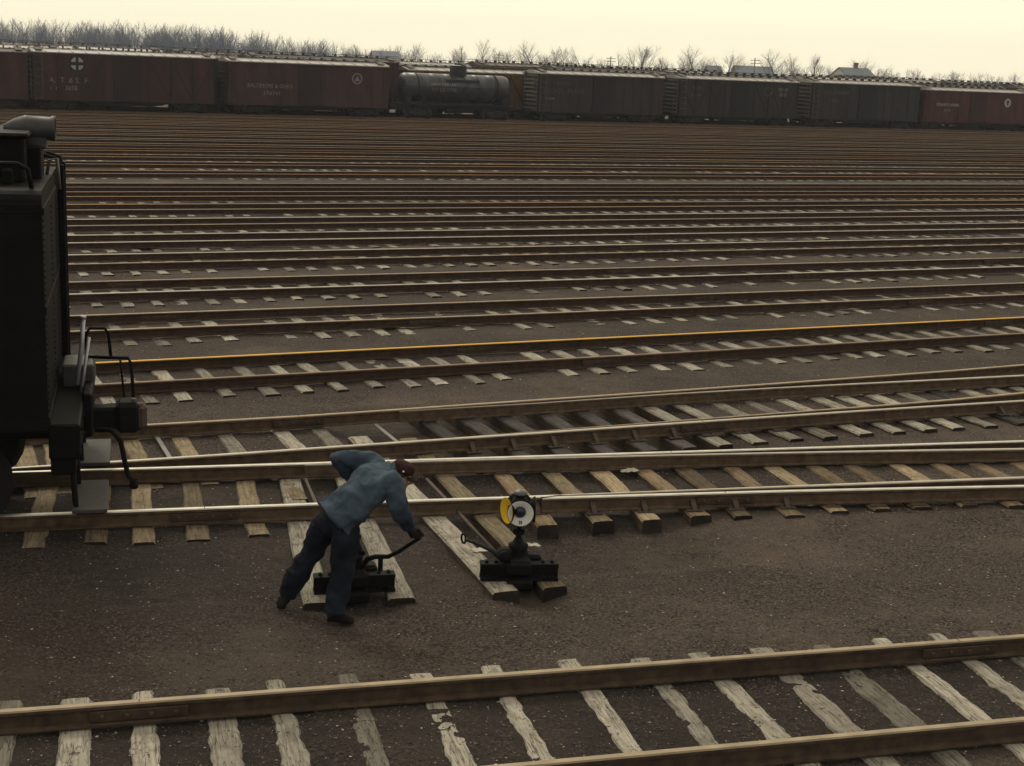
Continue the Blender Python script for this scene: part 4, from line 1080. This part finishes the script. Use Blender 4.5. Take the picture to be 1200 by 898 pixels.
def loft(mb, stations, n=20, smooth_steps=4):
    """stations: (center, u, w, ru, rw): closed ellipse loft, smooth between the stations"""
    st = []
    for i in range(len(stations) - 1):
        A = [stations[max(i - 1, 0)], stations[i], stations[i + 1], stations[min(i + 2, len(stations) - 1)]]
        for j in range(smooth_steps):
            t = j / smooth_steps
            def cr(a, b, c, d): return .5 * ((2 * b) + (c - a) * t + (2 * a - 5 * b + 4 * c - d) * t * t + (3 * b - 3 * c + d - a) * t ** 3)
            st.append(tuple(cr(*[s[k] for s in A]) for k in range(5)))
    st.append(stations[-1])
    vs = []; fs = []
    for (c, u, w, ru, rw) in st:
        u = u.normalized(); w = (w - u * w.dot(u)).normalized()
        for j in range(n):
            a = 2 * math.pi * j / n; vs.append(c + u * math.cos(a) * ru + w * math.sin(a) * rw)
    k = len(st)
    for i in range(k - 1):
        for j in range(n): fs.append((i * n + j, i * n + (j + 1) % n, (i + 1) * n + (j + 1) % n, (i + 1) * n + j))
    fs.append(list(range(n))[::-1]); fs.append([(k - 1) * n + j for j in range(n)])
    mb.add(vs, fs, 0, True)
def limb(mb, pts, radii, n=16, flat=1.0, ref=Vector((0, 1, 0)), steps=4):
    S_ = []
    for i, p in enumerate(pts):
        t = (pts[min(i + 1, len(pts) - 1)] - pts[max(i - 1, 0)]).normalized(); u = (ref - t * ref.dot(t)).normalized(); w = t.cross(u)
        S_.append((p, u, w, radii[i], radii[i] * flat))
    loft(mb, S_, n, steps)
def ball(mb, c, r, m=None, n=16):
    m = m or Matrix.Identity(3)
    prof = [(math.sin(math.pi * i / 10), -math.cos(math.pi * i / 10)) for i in range(11)]
    r = (r, r, r) if isinstance(r, (int, float)) else r
    mb.lathe(prof, c, n, m @ Matrix.Diagonal(r))
def remesh(name, mb, voxel, mats, parent, smooth=4, disp=None):
    me = mb.mesh('tmp', True); o = bpy.data.objects.new('tmp', me); COL.objects.link(o)
    m = o.modifiers.new('r', 'REMESH'); m.mode = 'VOXEL'; m.voxel_size = voxel; m.use_smooth_shade = True
    if smooth: s_ = o.modifiers.new('s', 'SMOOTH'); s_.iterations = smooth; s_.factor = .5
    for (sc, st, axis_) in disp or []:
        if axis_:
            tx = bpy.data.textures.new('creases', 'MUSGRAVE'); tx.musgrave_type = 'RIDGED_MULTIFRACTAL'; tx.noise_scale = sc; tx.octaves = 2
        else:
            tx = bpy.data.textures.new('folds', 'CLOUDS'); tx.noise_scale = sc; tx.noise_depth = 2
        d_ = o.modifiers.new('d', 'DISPLACE'); d_.texture = tx; d_.strength = st; d_.mid_level = .5; d_.texture_coords = 'LOCAL'
    dg = bpy.context.evaluated_depsgraph_get(); r_ = bpy.data.meshes.new_from_object(o.evaluated_get(dg))
    bpy.data.objects.remove(o); r_.materials.clear()
    r_.polygons.foreach_set('use_smooth', [True] * len(r_.polygons))
    return link(name, r_, mats, parent)

def worker():
    base = at(385, 715, z=-.22); base.z = -.22
    t = empty('person', base, 0, label='worker in blue denim jacket and maroon cap stooping to pull a switch lever', cat='person')
    J = lambda px, py, Y: at(px, py, Y=Y) - base
    hem, waist, chest, neck = J(399, 604, 12.42), J(412, 590, 12.45), J(438, 563, 12.52), J(457, 551, 12.60)
    shR, shL = J(459, 566, 12.40), J(437, 542, 12.76)
    ax = (neck - hem).normalized(); lat = (shL - shR); lat = (lat - ax * lat.dot(ax)).normalized(); dep = ax.cross(lat)
    elR, wrR = J(470, 600, 12.40), J(479, 617, 12.52)
    elL, wrL = J(394, 536, 12.72), J(416, 566, 12.80)
    hipR, hipL = J(407, 616, 12.34), J(390, 604, 12.52)
    knR, anR = J(402, 664, 12.24), J(393, 714, 12.18)
    knL, anL = J(361, 654, 12.54), J(337, 694, 12.50)
    hd = J(469, 558, 12.62)
    fz = Vector((.90, -.10, -.42)).normalized(); hu = Vector((.42, .0, .90)); hu = (hu - fz * hu.dot(fz)).normalized(); hs = fz.cross(hu)   # face direction, head up, side
    HM = Matrix((hs, fz, hu)).transposed()
    # --- body: one continuous figure
    b = MB()
    loft(b, [(hipR.lerp(hipL, .5) - Vector((0, 0, .02)), lat, dep, .13, .09), (hem, lat, dep, .14, .095), (waist, lat, dep, .145, .10), (chest, lat, dep, .175, .115), (chest.lerp(neck, .65), lat, dep, .15, .09), (neck, lat, dep, .06, .06)], 20)
    limb(b, [neck - ax * .05, neck.lerp(hd, .5), hd], [.062, .058, .06])
    ball(b, hd + hu * .025, (.076, .098, .105), HM); ball(b, hd + fz * .035 - hu * .055, (.058, .068, .062), HM)       # skull, jaw
    b.tube([hd + fz * .095 + hu * .03, hd + fz * .122 - hu * .012, hd + fz * .10 - hu * .03], [.010, .016, .012], 8)       # nose
    ball(b, hd + fz * .092 - hu * .055, (.028, .012, .012), HM); ball(b, hd + fz * .085 - hu * .09, (.026, .022, .02), HM)   # lips, chin
    ball(b, hd + fz * .083 + hu * .045, (.058, .016, .012), HM)                                                           # brow
    for s in (-1, 1):
        ball(b, hd + hs * s * .076 - fz * .008 - hu * .005, (.012, .024, .034), HM); ball(b, hd + hs * s * .045 + fz * .07 - hu * .02, (.024, .02, .02), HM)
    for sh, el, wr in ((shR, elR, wrR), (shL, elL, wrL)): limb(b, [sh.lerp(chest, .35), sh, sh.lerp(el, .5), el, el.lerp(wr, .5), wr], [.06, .055, .044, .034, .034, .028])
    for hp, kn, an in ((hipR, knR, anR), (hipL, knL, anL)): limb(b, [hp.lerp(hem, .4), hp, hp.lerp(kn, .5), kn, kn.lerp(an, .4), an, an - Vector((0, 0, .05))], [.08, .085, .075, .06, .055, .04, .04])
    # hands
    def hand(wr, palm, grip, d_f, nrm, mb, k=1.0):
        """palm centre, grip axis, finger direction and palm normal; fingers curl round the grip axis"""
        across = grip.normalized()
        limb(mb, [wr, wr.lerp(palm, .55), palm], [.030 * k, .036 * k, .042 * k], 14, .6, across)
        for i, ln in enumerate((.92, 1.0, .95, .78)):
            p0 = palm + across * (.030 - .020 * i) * k + d_f * .02
            p1 = p0 + d_f * .034 * ln; p2 = p1 + (d_f * .35 - nrm * .9) * .032 * ln; p3 = p2 + (-d_f * .75 - nrm * .45) * .026 * ln
            mb.tube([p0, p1, p2, p3], [.0105 * k, .0100 * k, .0092 * k, .0075 * k], 8)
        q0 = wr.lerp(palm, .55) + across * .030; q1 = q0 + across * .022 + d_f * .022 - nrm * .012; q2 = q1 + d_f * .024 - nrm * .026; q3 = q2 - across * .012 - nrm * .02
        mb.tube([q0, q1, q2, q3], [.013 * k, .0125 * k, .011 * k, .009 * k], 8)
    grip = (J(497, 628, 12.6) - J(482, 637, 12.64)).normalized(); hp_ = J(490, 632, 12.62)
    nrm = Vector((-.25, .3, .92)); nrm = (nrm - grip * nrm.dot(grip)).normalized(); d_f = grip.cross(nrm); d_f = -d_f if d_f.y > 0 else d_f
    d_f = -d_f
    palm = hp_ + nrm * .042 - d_f * .012
    hand(wrR, palm, grip, d_f, nrm, b, .95)
    gl = Vector((.5, .5, .3)).normalized(); nl = Vector((.2, .6, .7)); nl = (nl - gl * nl.dot(gl)).normalized(); fl = gl.cross(nl)
    palmL = wrL + Vector((.05, .01, -.06)); hand(wrL, palmL, gl, fl, nl, b, .95)
    remesh('body', b, .0065, SKIN, t, 1)
    # eyes
    for s in (-1, 1):
        e = MB(); ball(e, hd + hs * s * .030 + fz * .088 + hu * .018, .011, HM, 10); e.build('eye', LENS, t)
    h = MB(); loft(h, [(hd - fz * .045 - hu * .075, hs, fz, .060, .045), (hd - fz * .03 - hu * .03, hs, fz, .083, .075), (hd - fz * .012 + hu * .03, hs, fz, .084, .095), (hd + hu * .06, hs, fz, .078, .09)], 18); remesh('hair', h, .008, HAIRM, t, 1)
    # jacket
    j = MB()
    loft(j, [(hem - ax * .075, lat, dep, .256, .222), (hem - ax * .05, lat, dep, .252, .214), (hem + ax * .02, lat, dep, .232, .180), (waist, lat, dep, .226, .182), (hem.lerp(chest, .66), lat, dep, .226, .172), (chest, lat, dep, .232, .160), (chest.lerp(neck, .55), lat, dep, .205, .125), (neck - ax * .015, lat, dep, .095, .085)], 26)
    limb(j, [neck - ax * .03, neck + ax * .03 + (hd - neck) * .1], [.088, .078], 18)
    limb(j, [chest + lat * -.08, shR, shR.lerp(elR, .45), elR, elR.lerp(wrR, .5), wrR.lerp(elR, .10)], [.105, .104, .092, .080, .072, .066], 18)
    limb(j, [chest + lat * .08, shL, shL.lerp(elL, .45), elL, elL.lerp(wrL, .5), wrL.lerp(elL, .05)], [.10, .092, .080, .072, .064, .058], 18)
    jk = remesh('jacket', j, .011, JACKET, t, 5, [(.20, .055, 0), (.085, .026, 0), (.16, .013, 1)])
    cf = MB(); a_ = wrR.lerp(elR, .14); limb(cf, [a_, wrR.lerp(elR, .03)], [.074, .070], 16); remesh('cuff', cf, .008, JACKET, jk, 1)
    k = MB(); limb(k, [neck - ax * .0, neck + (hd - neck).normalized() * .055 + ax * .01], [.088, .074], 18); remesh('collar', k, .008, JACKET, jk, 1)
    # trousers
    p = MB()
    loft(p, [(hem + ax * .14, lat, dep, .145, .10), (hem + ax * .06, lat, dep, .175, .13), (hem - ax * .03, lat, dep, .20, .165), (hipR.lerp(hipL, .5) - Vector((0, 0, .03)), lat, dep, .20, .17), (hipR.lerp(hipL, .5) - Vector((0, 0, .12)), lat, dep, .15, .13)], 22)
    ball(p, hipL.lerp(hipR, .5) - ax * .045 + Vector((0, 0, .02)), .155)
    limb(p, [hipR.lerp(hem, .3), hipR - Vector((0, 0, .06)), hipR.lerp(knR, .5), knR, knR.lerp(anR, .5), anR - Vector((-.0, 0, .0)), anR - Vector((0, 0, .03))], [.11, .128, .124, .110, .102, .099, .100], 20)
    limb(p, [hipL.lerp(hem, .3), hipL - Vector((.02, 0, .06)), hipL.lerp(knL, .5), knL, knL.lerp(anL, .5), anL, anL + (anL - knL).normalized() * .03], [.10, .124, .118, .104, .096, .093, .095], 20)
    remesh('trousers', p, .011, TROUS, t, 5, [(.20, .05, 0), (.085, .024, 0), (.18, .014, 1)])
    # boots
    def boot(an, toe, heel, up=0.0):
        m = MB(); dv = (toe - heel); ln = dv.length; dv.normalize(); sd_ = Vector((0, 0, 1)).cross(dv).normalized(); uz = dv.cross(sd_)
        loft(m, [(heel + uz * .05, sd_, uz, .030, .040), (heel + dv * .05 + uz * .05, sd_, uz, .040, .050), (heel + dv * ln * .5 + uz * .05, sd_, uz, .042, .050), (heel + dv * ln * .78 + uz * .038, sd_, uz, .050, .038), (toe - dv * .02 + uz * .032, sd_, uz, .036, .030), (toe + uz * .028, sd_, uz, .012, .012)], 16)
        limb(m, [heel + dv * .07 + uz * .06, heel.lerp(an, .55) + dv * .03, an + Vector((0, 0, .05))], [.052, .055, .058], 16)
        o = remesh('boot', m, .008, LEATH, t, 2)
        q = MB(); 
        loft(q, [(heel + uz * .006 - dv * .005, sd_, uz, .032, .014), (heel + dv * ln * .4 + uz * .008, sd_, uz, .038, .012), (heel + dv * ln * .75 + uz * .006, sd_, uz, .052, .012), (toe + uz * .008, sd_, uz, .022, .010)], 14)
        remesh('sole', q, .007, IRON, o, 1)
    gR = at(388, 727, z=-.225); tR = at(415, 731, z=-.225)
    boot(anR, tR - base, gR - base - Vector((.03, 0, 0)))
    tL = at(326, 713, z=-.215); dvL = (tL - base)
    boot(anL, dvL + Vector((.02, -.02, 0)), anL + Vector((-.03, .02, -.12)) * 1.0)
    # cap
    c = MB(); cc = hd + hu * .075 - fz * .008
    loft(c, [(cc - hu * .030, hs, fz, .084, .104), (cc, hs, fz, .089, .109), (cc + hu * .040, hs, fz, .082, .100), (cc + hu * .065, hs, fz, .058, .072), (cc + hu * .076, hs, fz, .018, .02)], 22)
    cp = remesh('cap', c, .008, CAPM, t, 2, [(.05, .010, 0)])
    v = MB(); n = 12; vs = []
    for lay in (0, .006):
        for i in range(n + 1):
            a = math.pi * (i / n) - math.pi / 2
            vs.append(cc - hu * (.030 - lay) + hs * .086 * math.sin(a) + fz * (.070 + .030 * math.cos(a)))
        for i in range(n + 1):
            a = math.pi * (i / n) - math.pi / 2
            vs.append(cc - hu * (.050 - lay) + hs * .080 * math.sin(a) + fz * (.075 + .105 * math.cos(a)))
    m_ = n + 1; fs = []
    for i in range(n):
        fs += [(i, i + 1, m_ + i + 1, m_ + i), (2 * m_ + i, 3 * m_ + i, 3 * m_ + i + 1, 2 * m_ + i + 1), (m_ + i, m_ + i + 1, 3 * m_ + i + 1, 3 * m_ + i), (i, 2 * m_ + i, 2 * m_ + i + 1, i + 1)]
    v.add(vs, fs, 0, True); v.build('visor', LEATH, cp)
    bt = MB(); ball(bt, cc - hs * .0 + hu * .005 + fz * .02 + (-hs if hs.y > 0 else hs) * .096, .010, None, 10); bt.build('cap_button', WHITE, cp)
    # spectacles temple
    sgn = -1 if hs.y > 0 else 1
    g = MB(); g.tube([hd + hs * sgn * .082 - fz * .01 + hu * .012, hd + hs * sgn * .082 + fz * .07 + hu * .016], .003, 6); g.build('spectacles', BRIGHT, t)
    # work gloves over both hands
    for wr, pm, gr, df, nn, sf in ((wrR, palm, grip, d_f, nrm, wrR - (palm - wrR).normalized() * .07), (wrL, palmL, gl, fl, nl, wrL - (palmL - wrL).normalized() * .05)):
        g = MB(); hand(wr, pm, gr, df, nn, g, 1.38); limb(g, [sf, wr, wr.lerp(pm, .5)], [.058, .046, .044], 14); remesh('glove', g, .0065, GLOVE, t, 1)
worker()

# ------------------------------------------------------------------ pale scraps lying about
SCRAP = simple('pale_scrap', (.36, .32, .25), (.50, .46, .38), 14, .9, 0, .3, .004)
def scrap(px, py, L, W, label, z=-.185):
    p = at(px, py, z=z); mb = MB(); n = 6; vs = []
    for i in range(n + 1):
        for j in range(n + 1):
            u, v = i / n - .5, j / n - .5
            k = 1 - .35 * abs(u) * rnd.random() * 2
            vs.append((u * L * (1 + .25 * rnd.uniform(-1, 1)), v * W * k * (1 + .3 * rnd.uniform(-1, 1)), .012 + .03 * rnd.random() * min(1, L * 3)))
    fs = [(i * (n + 1) + j, (i + 1) * (n + 1) + j, (i + 1) * (n + 1) + j + 1, i * (n + 1) + j + 1) for i in range(n) for j in range(n)]
    mb.add(vs, fs)
    o = link('paper_scrap', mb.mesh('scrap'), SCRAP, None, (p.x, p.y, max(z, float(gh(p.x, p.y)) if p.y < 55 else z)), rnd.uniform(-.5, .5))
    so_ = o.modifiers.new('thick', 'SOLIDIFY'); so_.thickness = .008
    setp(o, label, 'scrap')
for a in [(455, 383, .42, .2, 'pale torn scrap beyond the track with the orange rail, above its left half'),
          (765, 399, .22, .2, 'small pale scrap beside the vivid orange rail top'),
          (738, 553, .22, .1, 'pale chip lying between the bright rails among brown ties'),
          (943, 592, .17, .09, 'small pale scrap on a brown tie end beside the bright near rail'),
          (618, 641, .24, .10, 'pale scrap lying behind the lamp switch stand'),
          (562, 646, .16, .12, 'pale scrap on the long tie left of the lamp switch stand'),
          (760, 151, 4.2, .5, 'long pale strip lying among the far tracks below the sooty boxcar'),
          (906, 156, 1.2, .5, 'small white patch lying far off below the striped-roof boxcar'),
          (977, 180, 1.3, .4, 'white scrap lying among the far tracks on the right'),
          (168, 291, .8, .35, 'cream scrap among the tracks just right of the tender'),
          (600, 151, .9, .4, 'tiny white scrap lying below the tank car')]: scrap(*a)

# ------------------------------------------------------------------ thin haze
hz = MB(); hz.box((0, 700, 21), (3100, 1800, 44.4)); 
hm, ht, hb = newmat('haze'); ht.nodes.remove(hb)
pv = nd(ht, 'ShaderNodeVolumePrincipled'); pv.inputs['Density'].default_value = .00026; pv.inputs['Color'].default_value = (.86, .90, .98, 1); pv.inputs['Anisotropy'].default_value = .0
ht.links.new(pv.outputs[0], [n_ for n_ in ht.nodes if n_.type == 'OUTPUT_MATERIAL'][0].inputs['Volume'])
ho = hz.build('haze', hm); setp(ho, kind='stuff', label='thin pale haze over the yard and the far trees')
